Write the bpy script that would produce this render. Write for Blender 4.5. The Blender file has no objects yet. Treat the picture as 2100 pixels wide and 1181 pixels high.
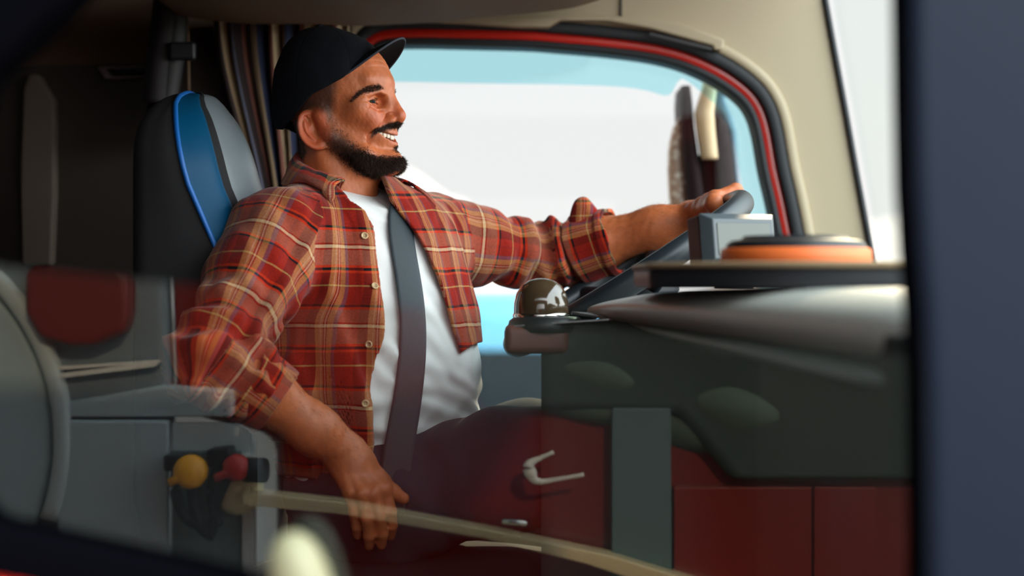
import bpy, bmesh, math, random, os
import numpy as np
from concurrent.futures import ThreadPoolExecutor
from mathutils import Vector, Matrix
random.seed(4); RNG = np.random.default_rng(7)
SC = bpy.context.scene; COL = SC.collection
PI = math.pi
DETAIL = float(os.environ.get('SDF_STEP', '1'))      # voxel-size factor while drafting, 1 for the real thing

# ------------------------------------------------------------------ camera, sky, sun, exposure
CAM_Y, CAM_Z, FPX = -3.2, 1.03, 3902.0
cam = bpy.data.cameras.new('camera'); cam_o = bpy.data.objects.new('camera', cam); COL.objects.link(cam_o)
cam_o.location = (0, CAM_Y, CAM_Z); cam_o.rotation_euler = (PI/2, 0, 0)
cam.sensor_width = 36; cam.lens = FPX/2100*36; cam.clip_start = 0.05; cam.clip_end = 400
cam.dof.use_dof = True; cam.dof.focus_distance = 3.13; cam.dof.aperture_fstop = 1.9
SC.camera = cam_o
SC.view_settings.view_transform = 'Standard'; SC.view_settings.look = 'None'
SC.view_settings.gamma = 1; SC.view_settings.use_curve_mapping = False
SC.view_settings.exposure = 0.1
try:
    SC.cycles.use_denoising = True; SC.cycles.max_bounces = 8; SC.cycles.transparent_max_bounces = 16
    SC.cycles.sample_clamp_indirect = 6; SC.cycles.caustics_reflective = False; SC.cycles.caustics_refractive = False
except Exception: pass

def sky():
    w = bpy.data.worlds.new('sky'); SC.world = w; w.use_nodes = True
    nt = w.node_tree; nt.nodes.clear(); N = nt.nodes.new; L = nt.links.new
    out = N('ShaderNodeOutputWorld'); bg = N('ShaderNodeBackground'); L(bg.outputs[0], out.inputs[0])
    tc = N('ShaderNodeTexCoord'); nrm = N('ShaderNodeVectorMath'); nrm.operation = 'NORMALIZE'; L(tc.outputs['Generated'], nrm.inputs[0])
    dot = N('ShaderNodeVectorMath'); dot.operation = 'DOT_PRODUCT'; L(nrm.outputs[0], dot.inputs[0])
    v = Vector((0.86, -0.42, 0.36)).normalized(); dot.inputs[1].default_value = v       # brightest part of the hazy sky: ahead of the truck, kerb side
    mr = N('ShaderNodeMapRange'); mr.interpolation_type = 'SMOOTHSTEP'; L(dot.outputs['Value'], mr.inputs[0])
    mr.inputs[1].default_value = 0.1; mr.inputs[2].default_value = 1.0; mr.inputs[3].default_value = 0.88; mr.inputs[4].default_value = 7.2
    sep = N('ShaderNodeSeparateXYZ'); L(nrm.outputs[0], sep.inputs[0])
    cr = N('ShaderNodeValToRGB'); L(sep.outputs['Z'], cr.inputs[0])
    e = cr.color_ramp.elements; e[0].position = 0.0; e[0].color = (1, .985, .97, 1); e[1].position = 0.75; e[1].color = (.80, .93, 1, 1)
    L(cr.outputs[0], bg.inputs['Color']); L(mr.outputs[0], bg.inputs['Strength'])
sky()
sun = bpy.data.lights.new('sun', 'SUN'); sun.energy = 3.6; sun.angle = math.radians(1.5); sun.color = (1, .78, .5)
sun_o = bpy.data.objects.new('sun', sun); COL.objects.link(sun_o)
sun_o.rotation_euler = Vector((-0.25, -0.85, -0.42)).to_track_quat('-Z', 'Y').to_euler()   # low evening sun beyond the driver's window

# ------------------------------------------------------------------ helpers
def kf(y): return (y - CAM_Y)/FPX
def P(u, v, y): k = kf(y); return Vector(((u-1050)*k, y, CAM_Z-(v-590.5)*k))
def A(*a): return np.array(a, dtype=np.float32)
def PA(u, v, y): return np.array(P(u, v, y), dtype=np.float32)
def srgb(r, g, b): return tuple(((c/255+.055)/1.055)**2.4 if c > 10 else c/255/12.92 for c in (r, g, b)) + (1,)

def nodes(name):
    m = bpy.data.materials.new(name); m.use_nodes = True; nt = m.node_tree
    return m, nt, nt.nodes['Principled BSDF'], nt.nodes.new, nt.links.new
MATS = {}
def mat(name, col, rough=.6, metal=0., bump=.0, scale=60., var=.12, coat=0., spec=.5, sheen=0., coords='Object', stretch=(1,1,1)):
    if name in MATS: return MATS[name]
    m, nt, b, N, L = nodes(name)
    tc = N('ShaderNodeTexCoord'); mp = N('ShaderNodeMapping'); mp.inputs['Scale'].default_value = stretch
    L(tc.outputs[coords], mp.inputs[0])
    n = N('ShaderNodeTexNoise'); n.inputs['Scale'].default_value = scale; n.inputs['Detail'].default_value = 5; L(mp.outputs[0], n.inputs['Vector'])
    n2 = N('ShaderNodeTexNoise'); n2.inputs['Scale'].default_value = 4; n2.inputs['Detail'].default_value = 4; L(mp.outputs[0], n2.inputs['Vector'])
    mx = N('ShaderNodeMix'); mx.data_type = 'RGBA'; mx.inputs[6].default_value = tuple(c*(1-var) for c in col[:3])+(1,)
    mx.inputs[7].default_value = tuple(min(1, c*(1+var)) for c in col[:3])+(1,); L(n2.outputs[0], mx.inputs[0]); L(mx.outputs[2], b.inputs['Base Color'])
    b.inputs['Roughness'].default_value = rough; b.inputs['Metallic'].default_value = metal
    b.inputs['Coat Weight'].default_value = coat; b.inputs['Specular IOR Level'].default_value = spec
    b.inputs['Sheen Weight'].default_value = sheen
    if bump:
        bp = N('ShaderNodeBump'); bp.inputs['Strength'].default_value = bump; bp.inputs['Distance'].default_value = .002
        L(n.outputs[0], bp.inputs['Height']); L(bp.outputs[0], b.inputs['Normal'])
    MATS[name] = m; return m
def setramp(cr, st):
    el = cr.color_ramp.elements
    while len(el) > 1: el.remove(el[-1])
    el[0].position = st[0][0]; el[0].color = srgb(*st[0][1])
    for p, c in st[1:]: el.new(p).color = srgb(*c)
def glass_mat(name, tint, refl=2.0, rough=0.0):
    m = bpy.data.materials.new(name); m.use_nodes = True; nt = m.node_tree; nt.nodes.clear(); N = nt.nodes.new; L = nt.links.new
    o = N('ShaderNodeOutputMaterial'); mx = N('ShaderNodeMixShader'); t = N('ShaderNodeBsdfTransparent'); g = N('ShaderNodeBsdfGlossy')
    t.inputs[0].default_value = tint; g.inputs['Roughness'].default_value = rough
    f = N('ShaderNodeFresnel'); f.inputs[0].default_value = 1.5
    mu = N('ShaderNodeMath'); mu.operation = 'MULTIPLY'; mu.use_clamp = True; mu.inputs[1].default_value = refl
    L(f.outputs[0], mu.inputs[0]); L(mu.outputs[0], mx.inputs[0]); L(t.outputs[0], mx.inputs[1]); L(g.outputs[0], mx.inputs[2]); L(mx.outputs[0], o.inputs[0])
    return m

def tag(o, label=None, cat=None, group=None, kind=None):
    for k, v in (('label', label), ('category', cat), ('group', group), ('kind', kind)):
        if v: o[k] = v
    return o
def empty(name, loc, label=None, cat=None, group=None):
    o = bpy.data.objects.new(name, None); COL.objects.link(o); o.location = loc; o.empty_display_size = .05
    bpy.context.view_layer.update(); return tag(o, label, cat, group)
def link(name, me, material, parent=None, smooth=True):
    o = bpy.data.objects.new(name, me); COL.objects.link(o)
    for m in (material if isinstance(material, (list, tuple)) else [material]): me.materials.append(m)
    if smooth: me.shade_smooth()
    if parent is not None:
        o.parent = parent
        if parent.type == 'EMPTY': o.matrix_parent_inverse = Matrix.Translation(parent.location).inverted()
    return o
def obj(name, bm, material, parent=None, smooth=False, bevel=0, seg=3, angle=40, sub=0):
    bmesh.ops.recalc_face_normals(bm, faces=bm.faces)
    me = bpy.data.meshes.new(name); bm.to_mesh(me); bm.free()
    o = link(name, me, material, parent, smooth=False)
    if bevel:
        b = o.modifiers.new('bevel', 'BEVEL'); b.width = bevel; b.segments = seg; b.limit_method = 'ANGLE'; b.angle_limit = math.radians(angle)
    if sub:
        s = o.modifiers.new('sub', 'SUBSURF'); s.levels = sub; s.render_levels = sub
    if smooth or sub: me.shade_smooth()
    elif bevel:
        me.shade_smooth()
        w = o.modifiers.new('wn', 'WEIGHTED_NORMAL'); w.keep_sharp = True
    return o
def grid_obj(name, rows, material, parent=None, closed_u=False, closed_v=False, uv=None, thick=0, cap=False):
    R, C = len(rows), len(rows[0]); vs = [tuple(p) for r in rows for p in r]; fs = []
    for i in range(R if closed_v else R-1):
        for j in range(C if closed_u else C-1):
            fs.append((i*C+j, i*C+(j+1) % C, ((i+1) % R)*C+(j+1) % C, ((i+1) % R)*C+j))
    if cap: fs.append(tuple(range(C))[::-1]); fs.append(tuple((R-1)*C+j for j in range(C)))
    me = bpy.data.meshes.new(name); me.from_pydata(vs, [], fs)
    if uv is not None:
        l = me.uv_layers.new(name='UVMap'); vi = np.empty(len(me.loops), np.int32); me.loops.foreach_get('vertex_index', vi)
        l.data.foreach_set('uv', np.asarray(uv, np.float32).reshape(-1, 2)[vi].ravel())
    o = link(name, me, material, parent)
    if thick:
        s = o.modifiers.new('thick', 'SOLIDIFY'); s.thickness = thick; s.offset = 0
    return o
def box(bm, c, s, rot=None):
    m = Matrix.Translation(c) @ (rot.to_matrix().to_4x4() if rot else Matrix.Identity(4)) @ Matrix.Diagonal((*s, 1))
    return bmesh.ops.create_cube(bm, size=1, matrix=m)
def tube_rows(pts, rad, n=12, up=Vector((0, 0, 1))):
    pts = [Vector(p) for p in pts]; rows = []
    for i, p in enumerate(pts):
        t = (pts[min(i+1, len(pts)-1)]-pts[max(i-1, 0)]).normalized()
        a = t.cross(up); a = a.normalized() if a.length > 1e-4 else t.cross(Vector((1, 0, 0))).normalized(); b = t.cross(a)
        r = rad[i] if isinstance(rad, (list, tuple)) else rad
        rows.append([p + (a*math.cos(2*PI*j/n)+b*math.sin(2*PI*j/n))*r for j in range(n)])
    return rows
def tube(name, pts, rad, material, parent=None, n=12, closed=False, cap=True):
    return grid_obj(name, tube_rows(pts, rad, n), material, parent, closed_u=True, cap=cap and not closed)
def spline(pts, n, closed=False):
    p = [np.array(q, float) for q in pts]; m = len(p); out = []
    segs = m if closed else m-1
    for i in range(segs):
        g = (lambda k: p[k % m]) if closed else (lambda k: p[min(max(k, 0), m-1)])
        a, b, c, d = g(i-1), g(i), g(i+1), g(i+2)
        for j in range(n):
            t = j/n; out.append(.5*((2*b)+(c-a)*t+(2*a-5*b+4*c-d)*t*t+(3*b-a-3*c+d)*t**3))
    if not closed: out.append(p[-1])
    return out
def inset(loop, d):
    """offset a closed 2D loop (clockwise or not) inwards by d"""
    q = np.array(loop); c = 0; n = len(q)
    a = np.roll(q, 1, 0); b = np.roll(q, -1, 0); t = b-a; t /= np.linalg.norm(t, axis=1)[:, None]+1e-12
    nn = np.stack([-t[:, 1], t[:, 0]], 1)
    area = .5*np.sum(q[:, 0]*b[:, 1]-b[:, 0]*q[:, 1])
    return q + nn*d*(1 if area > 0 else -1)
def plate(name, outer, inner, y0, y1, material, parent=None, smooth=False, bevel=0):
    """a plate in the XZ plane between depths y0 and y1; outer/inner = lists of (x, z)"""
    bm = bmesh.new(); loops = [l for l in (outer, inner) if l is not None]; sides = []
    fr = []
    for y in (y0, y1):
        eds = []; vv = []
        for l in loops:
            vs = [bm.verts.new((q[0], y, q[1])) for q in l]; vv.append(vs)
            eds += [bm.edges.new((vs[i], vs[(i+1) % len(vs)])) for i in range(len(vs))]
        bmesh.ops.triangle_fill(bm, edges=eds, use_beauty=True); fr.append(vv)
    for a, b in zip(*fr):
        n = len(a)
        for i in range(n): bm.faces.new((a[i], a[(i+1) % n], b[(i+1) % n], b[i]))
    return obj(name, bm, material, parent, smooth=smooth, bevel=bevel)
def ring(name, outer, inner, y0, y1, material, parent=None, round_=0):
    """a frame between two loops with the same number of points"""
    n = len(outer); rows = []
    e = .003 if round_ else 0
    sec = [(0, y0+e), (e*1.2, y0), (1, y0), (1, y1), (0, y1)]
    for i in range(n):
        o, q = np.array(outer[i]), np.array(inner[i]); d = q-o; w = np.linalg.norm(d)+1e-9
        rr = []
        for s, y in [(0, y1), (0, y0+e), (min(.3, e/w), y0), (1-min(.3, e/w), y0), (1, y0+e), (1, y1)]:
            p = o+d*s; rr.append((p[0], y, p[1]))
        rows.append(rr)
    return grid_obj(name, rows, material, parent, closed_u=True, closed_v=True)
def pxloop(px, y): return [(P(u, v, y).x, P(u, v, y).z) for u, v in px]
def lathe(name, prof, c, material, parent=None, n=40, axis=Vector((0, 0, 1)), cap=True):
    q = Vector((0, 0, 1)).rotation_difference(Vector(axis).normalized())
    rows = [[Vector(c)+q @ Vector((r*math.cos(2*PI*j/n), r*math.sin(2*PI*j/n), h)) for j in range(n)] for r, h in prof]
    return grid_obj(name, rows, material, parent, closed_u=True, cap=cap)

# ------------------------------------------------------------------ signed distance modelling
def smin(a, b, k): h = np.maximum(k-np.abs(a-b), 0)/k; return np.minimum(a, b)-h*h*k*.25
def smax(a, b, k): return -smin(-a, -b, k)
def sph(p, c, r): return np.sqrt((p[0]-c[0])**2+(p[1]-c[1])**2+(p[2]-c[2])**2)-r
def ell(p, c, r):
    x, y, z = (p[0]-c[0])/r[0], (p[1]-c[1])/r[1], (p[2]-c[2])/r[2]
    k0 = np.sqrt(x*x+y*y+z*z)+1e-9; k1 = np.sqrt((x/r[0])**2+(y/r[1])**2+(z/r[2])**2)+1e-9
    return k0*(k0-1)/k1
def cone(p, a, b, ra, rb):
    a = np.asarray(a, np.float32); b = np.asarray(b, np.float32); ab = b-a; L2 = float(ab @ ab)
    q = (p[0]-a[0], p[1]-a[1], p[2]-a[2]); t = np.clip((q[0]*ab[0]+q[1]*ab[1]+q[2]*ab[2])/L2, 0, 1)
    return np.sqrt((q[0]-ab[0]*t)**2+(q[1]-ab[1]*t)**2+(q[2]-ab[2]*t)**2)-(ra+(rb-ra)*t)
def chain(p, pts, rs, k=.01):
    d = None
    for i in range(len(pts)-1):
        e = cone(p, pts[i], pts[i+1], rs[i], rs[i+1]); d = e if d is None else smin(d, e, k)
    return d
def seg2(a, b, pts):
    """distance in a plane to a polyline"""
    d = None
    for (x0, y0), (x1, y1) in zip(pts[:-1], pts[1:]):
        dx, dy = x1-x0, y1-y0; t = np.clip(((a-x0)*dx+(b-y0)*dy)/(dx*dx+dy*dy), 0, 1)
        e = np.sqrt((a-x0-dx*t)**2+(b-y0-dy*t)**2); d = e if d is None else np.minimum(d, e)
    return d
def wav(p, s, seed=0):
    """cheap smooth noise in about -1..1 with wavelength s"""
    r = np.random.default_rng(seed); o = 0
    for i in range(4):
        w = r.normal(size=3); w = w/np.linalg.norm(w)*2*PI/s*(.7+.5*i*.5); o = o+np.sin(p[0]*w[0]+p[1]*w[1]+p[2]*w[2]+r.uniform(0, 6))/(1+.5*i)
    return o/2.4
def lip(x, a, b): t = np.clip((x-a)/(b-a), 0, 1); return t*t*(3-2*t)

def sdf_mesh(f, lo, hi, h, B=12, slack=1.5):
    """surface nets over the blocks that the surface crosses; returns verts (float), quads (int)"""
    h = h*DETAIL; lo = np.array(lo, float); hi = np.array(hi, float); nb = np.ceil((hi-lo)/(h*B)).astype(int)+1; BH = B*h
    g = np.stack(np.meshgrid(*[np.arange(n) for n in nb], indexing='ij'), -1).reshape(-1, 3)
    c = lo+(g+.5)*BH; d = np.concatenate([f(tuple(q.astype(np.float32).T)) for q in np.array_split(c, max(1, len(c)//200000+1))])
    keep = g[np.abs(d) < BH*.87*slack+2*h]
    off = np.stack(np.meshgrid(*[np.arange(B+1)]*3, indexing='ij'), -1).reshape(-1, 3)
    big = (nb*B+4).astype(np.int64)
    def gid(i): return (i[..., 0]*big[1]+i[..., 1])*big[2]+i[..., 2]
    def work(bl):
        idx = bl[:, None, :]*B+off[None]; pts = (lo+idx*h).astype(np.float32)
        v = f((pts[..., 0].ravel(), pts[..., 1].ravel(), pts[..., 2].ravel())).reshape(len(bl), B+1, B+1, B+1)
        s = v < 0; vs, ids = [], []; quads = []
        cs = [(i, j, k) for i in (0, 1) for j in (0, 1) for k in (0, 1)]
        sl = lambda a, i, j, k: a[:, i:B+i, j:B+j, k:B+k]
        cnt = sum(sl(s, *q).astype(np.int8) for q in cs); act = np.argwhere((cnt > 0) & (cnt < 8))
        if len(act):
            cv = np.stack([sl(v, *q)[tuple(act.T)] for q in cs], 1); acc = np.zeros((len(act), 3)); n = np.zeros(len(act))
            for a in range(8):
                for b in range(a+1, 8):
                    if sum(x != y for x, y in zip(cs[a], cs[b])) != 1: continue
                    cr = (cv[:, a] < 0) != (cv[:, b] < 0); t = np.where(cr, cv[:, a]/(cv[:, a]-cv[:, b]+1e-20), 0)
                    acc += cr[:, None]*(np.array(cs[a])+t[:, None]*(np.array(cs[b])-np.array(cs[a]))); n += cr
            cell = bl[act[:, 0]]*B+act[:, 1:]; vs = lo+(cell+acc/n[:, None])*h; ids = gid(cell)
            for ax in range(3):
                e = [0, 0, 0]; e[ax] = 1
                s0 = sl(s, 0, 0, 0); s1 = sl(s, *e); q = np.argwhere(s0 != s1)
                if not len(q): continue
                node = bl[q[:, 0]]*B+q[:, 1:]; o1 = np.zeros(3, int); o1[(ax+1) % 3] = 1; o2 = np.zeros(3, int); o2[(ax+2) % 3] = 1
                qd = np.stack([gid(node-o1-o2), gid(node-o2), gid(node), gid(node-o1)], 1)
                fl = ~s0[tuple(q.T)]; qd[fl] = qd[fl][:, ::-1]; quads.append(qd)
        return vs, ids, quads
    chunks = [keep[i:i+40] for i in range(0, len(keep), 40)]
    with ThreadPoolExecutor(4) as ex: res = list(ex.map(work, chunks))
    V = np.concatenate([r[0] for r in res if len(r[0])]); I = np.concatenate([r[1] for r in res if len(r[0])])
    Q = np.concatenate([q for r in res for q in r[2]])
    o = np.argsort(I); I = I[o]; V = V[o]
    k = np.searchsorted(I, Q); k = np.clip(k, 0, len(I)-1); ok = (I[k] == Q).all(1); F = k[ok]
    p = tuple(V.astype(np.float32).T); e = h*.35; d0 = f(p)           # one step onto the true surface
    G = np.stack([f(tuple(p[j]+(e if j == i else 0) for j in range(3)))-d0 for i in range(3)], 1)/e
    st = -d0[:, None]*G/np.maximum((G*G).sum(1, keepdims=True), .2); L = np.linalg.norm(st, axis=1, keepdims=True)
    V = V+st*np.minimum(1, .5*h/(L+1e-12))
    nn = G/(np.linalg.norm(G, axis=1, keepdims=True)+1e-12)
    return V, F, nn
def np_mesh(name, V, F, uv=None, col=None):
    me = bpy.data.meshes.new(name); me.vertices.add(len(V)); me.vertices.foreach_set('co', np.asarray(V, np.float32).ravel())
    k = F.shape[1]; me.loops.add(F.size); me.loops.foreach_set('vertex_index', F.astype(np.int32).ravel())
    me.polygons.add(len(F)); me.polygons.foreach_set('loop_start', (np.arange(len(F))*k).astype(np.int32))
    if uv is not None:
        l = me.uv_layers.new(name='UVMap'); l.data.foreach_set('uv', np.asarray(uv, np.float32)[F.ravel()].ravel())
    if col is not None:
        a = me.color_attributes.new('tint', 'FLOAT_COLOR', 'POINT'); c = np.ones((len(V), 4), np.float32); c[:, :3] = col; a.data.foreach_set('color', c.ravel())
    me.update(); me.validate(); return me
def march(f, u, v, y0=-1.0, y1=1.0):
    """first point of the surface f = 0 on the sight line of image point (u, v), with its normal"""
    o = np.array((0, CAM_Y, CAM_Z)); d = np.array(P(u, v, 0))-o; d = d/np.linalg.norm(d); t = (y0-CAM_Y)/d[1]
    g = lambda q: float(f(tuple(np.array([c], np.float32) for c in q))[0])
    for _ in range(200):
        q = o+d*t; e = g(q)
        if e < 3e-4 or q[1] > y1: break
        t += max(e*.6, 2e-4)
    h = .004; n = np.array([g(q+h*np.eye(3)[i])-g(q-h*np.eye(3)[i]) for i in range(3)]); n /= np.linalg.norm(n)+1e-9
    return q, n
# ------------------------------------------------------------------ materials
M = dict(
 cream = mat('cream_plastic', srgb(164, 150, 124), .55, bump=.15, scale=900, var=.04),
 tan = mat('tan_headliner', srgb(118, 92, 66), .9, bump=.3, scale=500, var=.06),
 brown = mat('brown_trim', srgb(44, 36, 31), .85, bump=.25, scale=400, var=.1),
 dark = mat('black_plastic', srgb(30, 32, 36), .45, bump=.15, scale=700, var=.1),
 rubber = mat('black_rubber', srgb(22, 27, 32), .6, bump=.1, scale=500),
 red = mat('red_paint', srgb(190, 32, 20), .25, coat=.6, var=.04),
 grey = mat('grey_soft_plastic', srgb(200, 202, 194), .3, bump=.2, scale=900, var=.05),
 grey2 = mat('grey_hard_plastic', srgb(70, 79, 85), .4, bump=.08, scale=600, var=.05),
 steel = mat('brushed_aluminium', srgb(190, 195, 198), .35, metal=1, bump=.05, scale=300),
 chrome = mat('chrome', srgb(225, 225, 220), .12, metal=1, var=.02),
 asphalt = mat('asphalt', srgb(120, 116, 110), .95, bump=.5, scale=30, var=.2),
 white = mat('white_plastic', srgb(225, 225, 218), .4, var=.03),
)

# ------------------------------------------------------------------ ground and what lies beyond the driver's window
bm = bmesh.new(); bmesh.ops.create_grid(bm, x_segments=2, y_segments=2, size=150, matrix=Matrix.Translation((0, 0, -1.2)))
g = obj('ground', bm, M['asphalt']); tag(g, kind='structure')
# hazy slope in the far distance
prof = [(-60, -1.2), (-58, 14), (-30, 13), (-10, 7.4), (-5.4, 5.0), (-1.65, 2.9), (-.37, 2.16), (1.2, 1.2), (2.6, .5), (4.7, .6), (5.4, 1.75), (9, 2.1), (16, -1.2)]
rows = []
for i, dy in enumerate([0, 3, 9, 18]):
    rows.append([Vector((x, 26+dy, -1.2+(z+1.2)*(1 if i else .0)+.06*math.sin(j*2.1+i)*(i > 0))) for j, (x, z) in enumerate([tuple(q) for q in spline([(a, b) for a, b in prof], 6)])])
hill = grid_obj('hillside', rows, mat('pale_dry_earth', srgb(205, 190, 178), .95, bump=.4, scale=3, var=.08)); tag(hill, kind='structure')

def van():
    y0 = 6.4; t = empty('van', (-.2, y0+.9, -1.2), 'light blue van parked beyond the driver window, lower right of the white shirt', 'van')
    paint = mat('blue_van_paint', srgb(92, 166, 200), .3, coat=.5, var=.04)
    W = 2.0; L0, L1 = -2.6, 2.7; rows = []
    secs = [(L0, .35, 1.85), (L0+.05, .25, 2.12), (L0+.3, .2, 2.2), (.6, .2, 2.22), (1.1, .2, 2.05), (1.75, .2, 1.35), (2.3, .22, 1.2), (2.6, .3, 1.0), (L1, .4, .8)]
    for x, zl, zh in secs:
        hw = W/2-(.06 if x in (L0, L1) else 0); r = []
        for a in range(28):
            th = 2*PI*a/28; cx, sz = math.cos(th), math.sin(th); e = .35
            yy = hw*math.copysign(abs(cx)**e, cx); zz = (zl+zh)/2+(zh-zl)/2*math.copysign(abs(sz)**e, sz)
            yy *= 1-.10*max(0, (zz-1.1))
            r.append((x-.2, y0+.9+yy, -1.2+zz))
        rows.append(r)
    grid_obj('van_body', rows, paint, t, closed_u=True, cap=True)
    gl = mat('dark_car_glass', srgb(30, 44, 54), .08)
    for a, b in ((-2.2, -1.2), (-1.1, -.1), (0, .85)):
        plate('side_window', [(a-.2, .25), (b-.2, .25), (b-.2, .72), (a-.2, .72)], None, y0-.06, y0+.0, gl, t, bevel=.01)
    for x in (-1.7, 1.7):
        for y in (y0, y0+1.75):
            lathe('wheel', [(.02, -.1), (.22, -.1), (.33, -.09), (.35, 0), (.33, .09), (.22, .1), (.02, .1)], (x-.2, y, -.85), M['rubber'], t, axis=(0, 1, 0))
van()

# ------------------------------------------------------------------ cab shell: driver's side wall with the window
YW = .62
out_px = [(706, 880), (706, 760), (708, 640), (712, 420), (718, 250), (726, 130), (736, 84), (756, 62), (790, 50), (850, 47), (960, 49), (1080, 52), (1150, 57), (1250, 66), (1345, 79), (1420, 99), (1490, 132), (1545, 172), (1575, 212), (1592, 262), (1606, 340), (1622, 410), (1640, 500), (1662, 620), (1684, 740), (1690, 850), (1660, 905), (1500, 920), (1100, 925), (800, 920)]
def q2(px, y, n=5): return [tuple(q) for q in spline(pxloop(px, y), n, closed=True)]
o0 = q2(out_px, YW)
o1 = inset(o0, .011); o2 = inset(o0, .028); o3 = inset(o0, .042)
pillar = [(1687, -40), (1690, 0), (1708, 100), (1732, 230), (1757, 370), (1785, 520), (1815, 700), (1830, 820)]
wall_out = pxloop([(-700, -300), (1640, -300)]+pillar+[(1840, 1700), (-700, 1700)], YW)
w = plate('wall_left', wall_out, list(inset(o0, -.012)), YW+.005, YW+.035, M['cream']); tag(w, kind='structure')
dr = empty('door_1', P(1200, 1150, YW)); tag(dr, kind='structure')
ring('outer_seal', inset(o0, -.013), o1, YW-.004, YW+.07, M['rubber'], dr, 1)
ring('frame', inset(o0, .006), inset(o0, .031), YW+.010, YW+.085, M['red'], dr, 1)
ring('inner_seal', o2, o3, YW+.006, YW+.09, M['rubber'], dr, 1)
wn = plate('window_1', [tuple(q) for q in inset(o0, .036)], None, YW+.045, YW+.049, glass_mat('side_glass', (.97, .98, .98, 1), .2)); tag(wn, kind='structure')
plate('inner_panel', pxloop([(704, 940), (1690, 935), (1840, 1700), (704, 1700)], YW-.03), None, YW-.03, YW+.004, mat('dark_brown_panel', srgb(40, 32, 30), .7, bump=.2, scale=400), dr, bevel=.01)
# raised cream border and seams in the pillar trim round the window
b0 = inset(o0, -.012); b1 = inset(o0, -.032)
r = ring('trim_1', b1, b0, YW-.007, YW+.02, M['cream'], None, 1); tag(r, kind='structure')
# pillar edge gasket next to the windscreen
r = tube('trim_2', [P(u+3, v, YW+.0) for u, v in pillar], .006, M['rubber']); tag(r, kind='structure')
# header panel with its overhanging lip and the seam
hd = [(722, 44), (860, 45), (960, 50), (1070, 58), (1125, 58), (1150, 44), (1240, 45), (1330, 60), (1460, 96), (1462, 104), (1480, 104), (1484, 84), (1390, 48), (1273, 36), (1150, 36), (960, 36), (722, 32)]
r = plate('trim_3', pxloop(hd, YW-.012), None, YW-.03, YW+.01, M['cream'], None, bevel=.004); tag(r, kind='structure')
r = plate('trim_4', pxloop([(1333, 66), (1461, 97), (1460, 103), (1332, 72)], YW-.034), None, YW-.034, YW-.026, M['dark'], None); tag(r, kind='structure')
r = plate('trim_5', pxloop([(1272, -20), (1275.5, -20), (1275.5, 44), (1272, 44)], YW-.0), None, YW+.0, YW+.01, M['dark'], None); tag(r, kind='structure')
# dark sleeper wall left of the door, and its recesses
r = plate('wall_left_rear', pxloop([(-700, 150), (300, 130), (335, 60), (722, 40), (716, 200), (704, 600), (704, 1500), (-700, 1500)], YW-.012), None, YW-.012, YW+.004, M['brown']); tag(r, kind='structure')
bm = bmesh.new(); box(bm, (-1.5, -.4, .85), (.03, 2.4, 2.1)); tag(obj('wall_rear', bm, M['brown']), kind='structure')
bm = bmesh.new(); box(bm, (-.4, -.45, 0.0), (2.3, 2.2, .04)); tag(obj('floor', bm, M['dark']), kind='structure')
bm = bmesh.new(); box(bm, (-.45, -.45, 1.80), (2.15, 2.25, .04)); tag(obj('ceiling', bm, M['tan']), kind='structure')
bm = bmesh.new(); box(bm, (.90, -.45, .45), (.05, 2.2, .9)); tag(obj('wall_front', bm, M['dark']), kind='structure')

r = plate('wall_left_upper', pxloop([(-700, -300), (360, -300), (360, 20), (335, 64), (300, 134), (-700, 154)], YW-.004), None, YW-.004, YW+.004, mat('brown_tan_lining', srgb(78, 59, 43), .9, bump=.2, scale=400)); tag(r, kind='structure')
def wall_post():
    px = [(44, 545), (40, 330), (46, 180), (58, 150), (78, 150), (112, 205), (112, 400), (106, 545)]
    y = YW-.05; o = plate('wall_post', pxloop(px, y), None, y, YW-.012, mat('beige_post', srgb(84, 73, 64), .8, bump=.2, scale=300), bevel=.008)
    tag(o, 'pale beige upright panel on the dark wall at far left', 'panel')
wall_post()
def grab_recess():
    y = YW-.034; t = empty('recessed_handle', P(255, 148, y), 'dark recessed pull handle on the brown wall above the seat', 'handle')
    bz = [(199, 137), (300, 133), (318, 140), (310, 158), (232, 164), (214, 163)]; inn = [(219, 142), (296, 139), (304, 143), (300, 153), (238, 156), (228, 155)]
    plate('bezel', pxloop(bz, y), pxloop(inn, y), y, YW-.01, mat('grey_brown_bezel', srgb(96, 82, 78), .5), t, bevel=.003)
    tube('pull_bar', [P(232, 146, y+.006), P(296, 143, y+.006)], .004, M['dark'], t)
grab_recess()

# windscreen
sw = [Vector(q) for q in spline([P(u+6, v, YW-.01) for u, v in pillar[:-1]], 4)]
rows = []
for s in np.linspace(0, 1, 14):
    rows.append([Vector((p.x+.10*math.sin(PI*s)*1.0+.012, p.y-2.1*s, p.z)) for p in sw])
g = grid_obj('window_2', rows, glass_mat('windscreen_glass', (.95, 1, .97, 1), .5)); tag(g, kind='structure')

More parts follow.
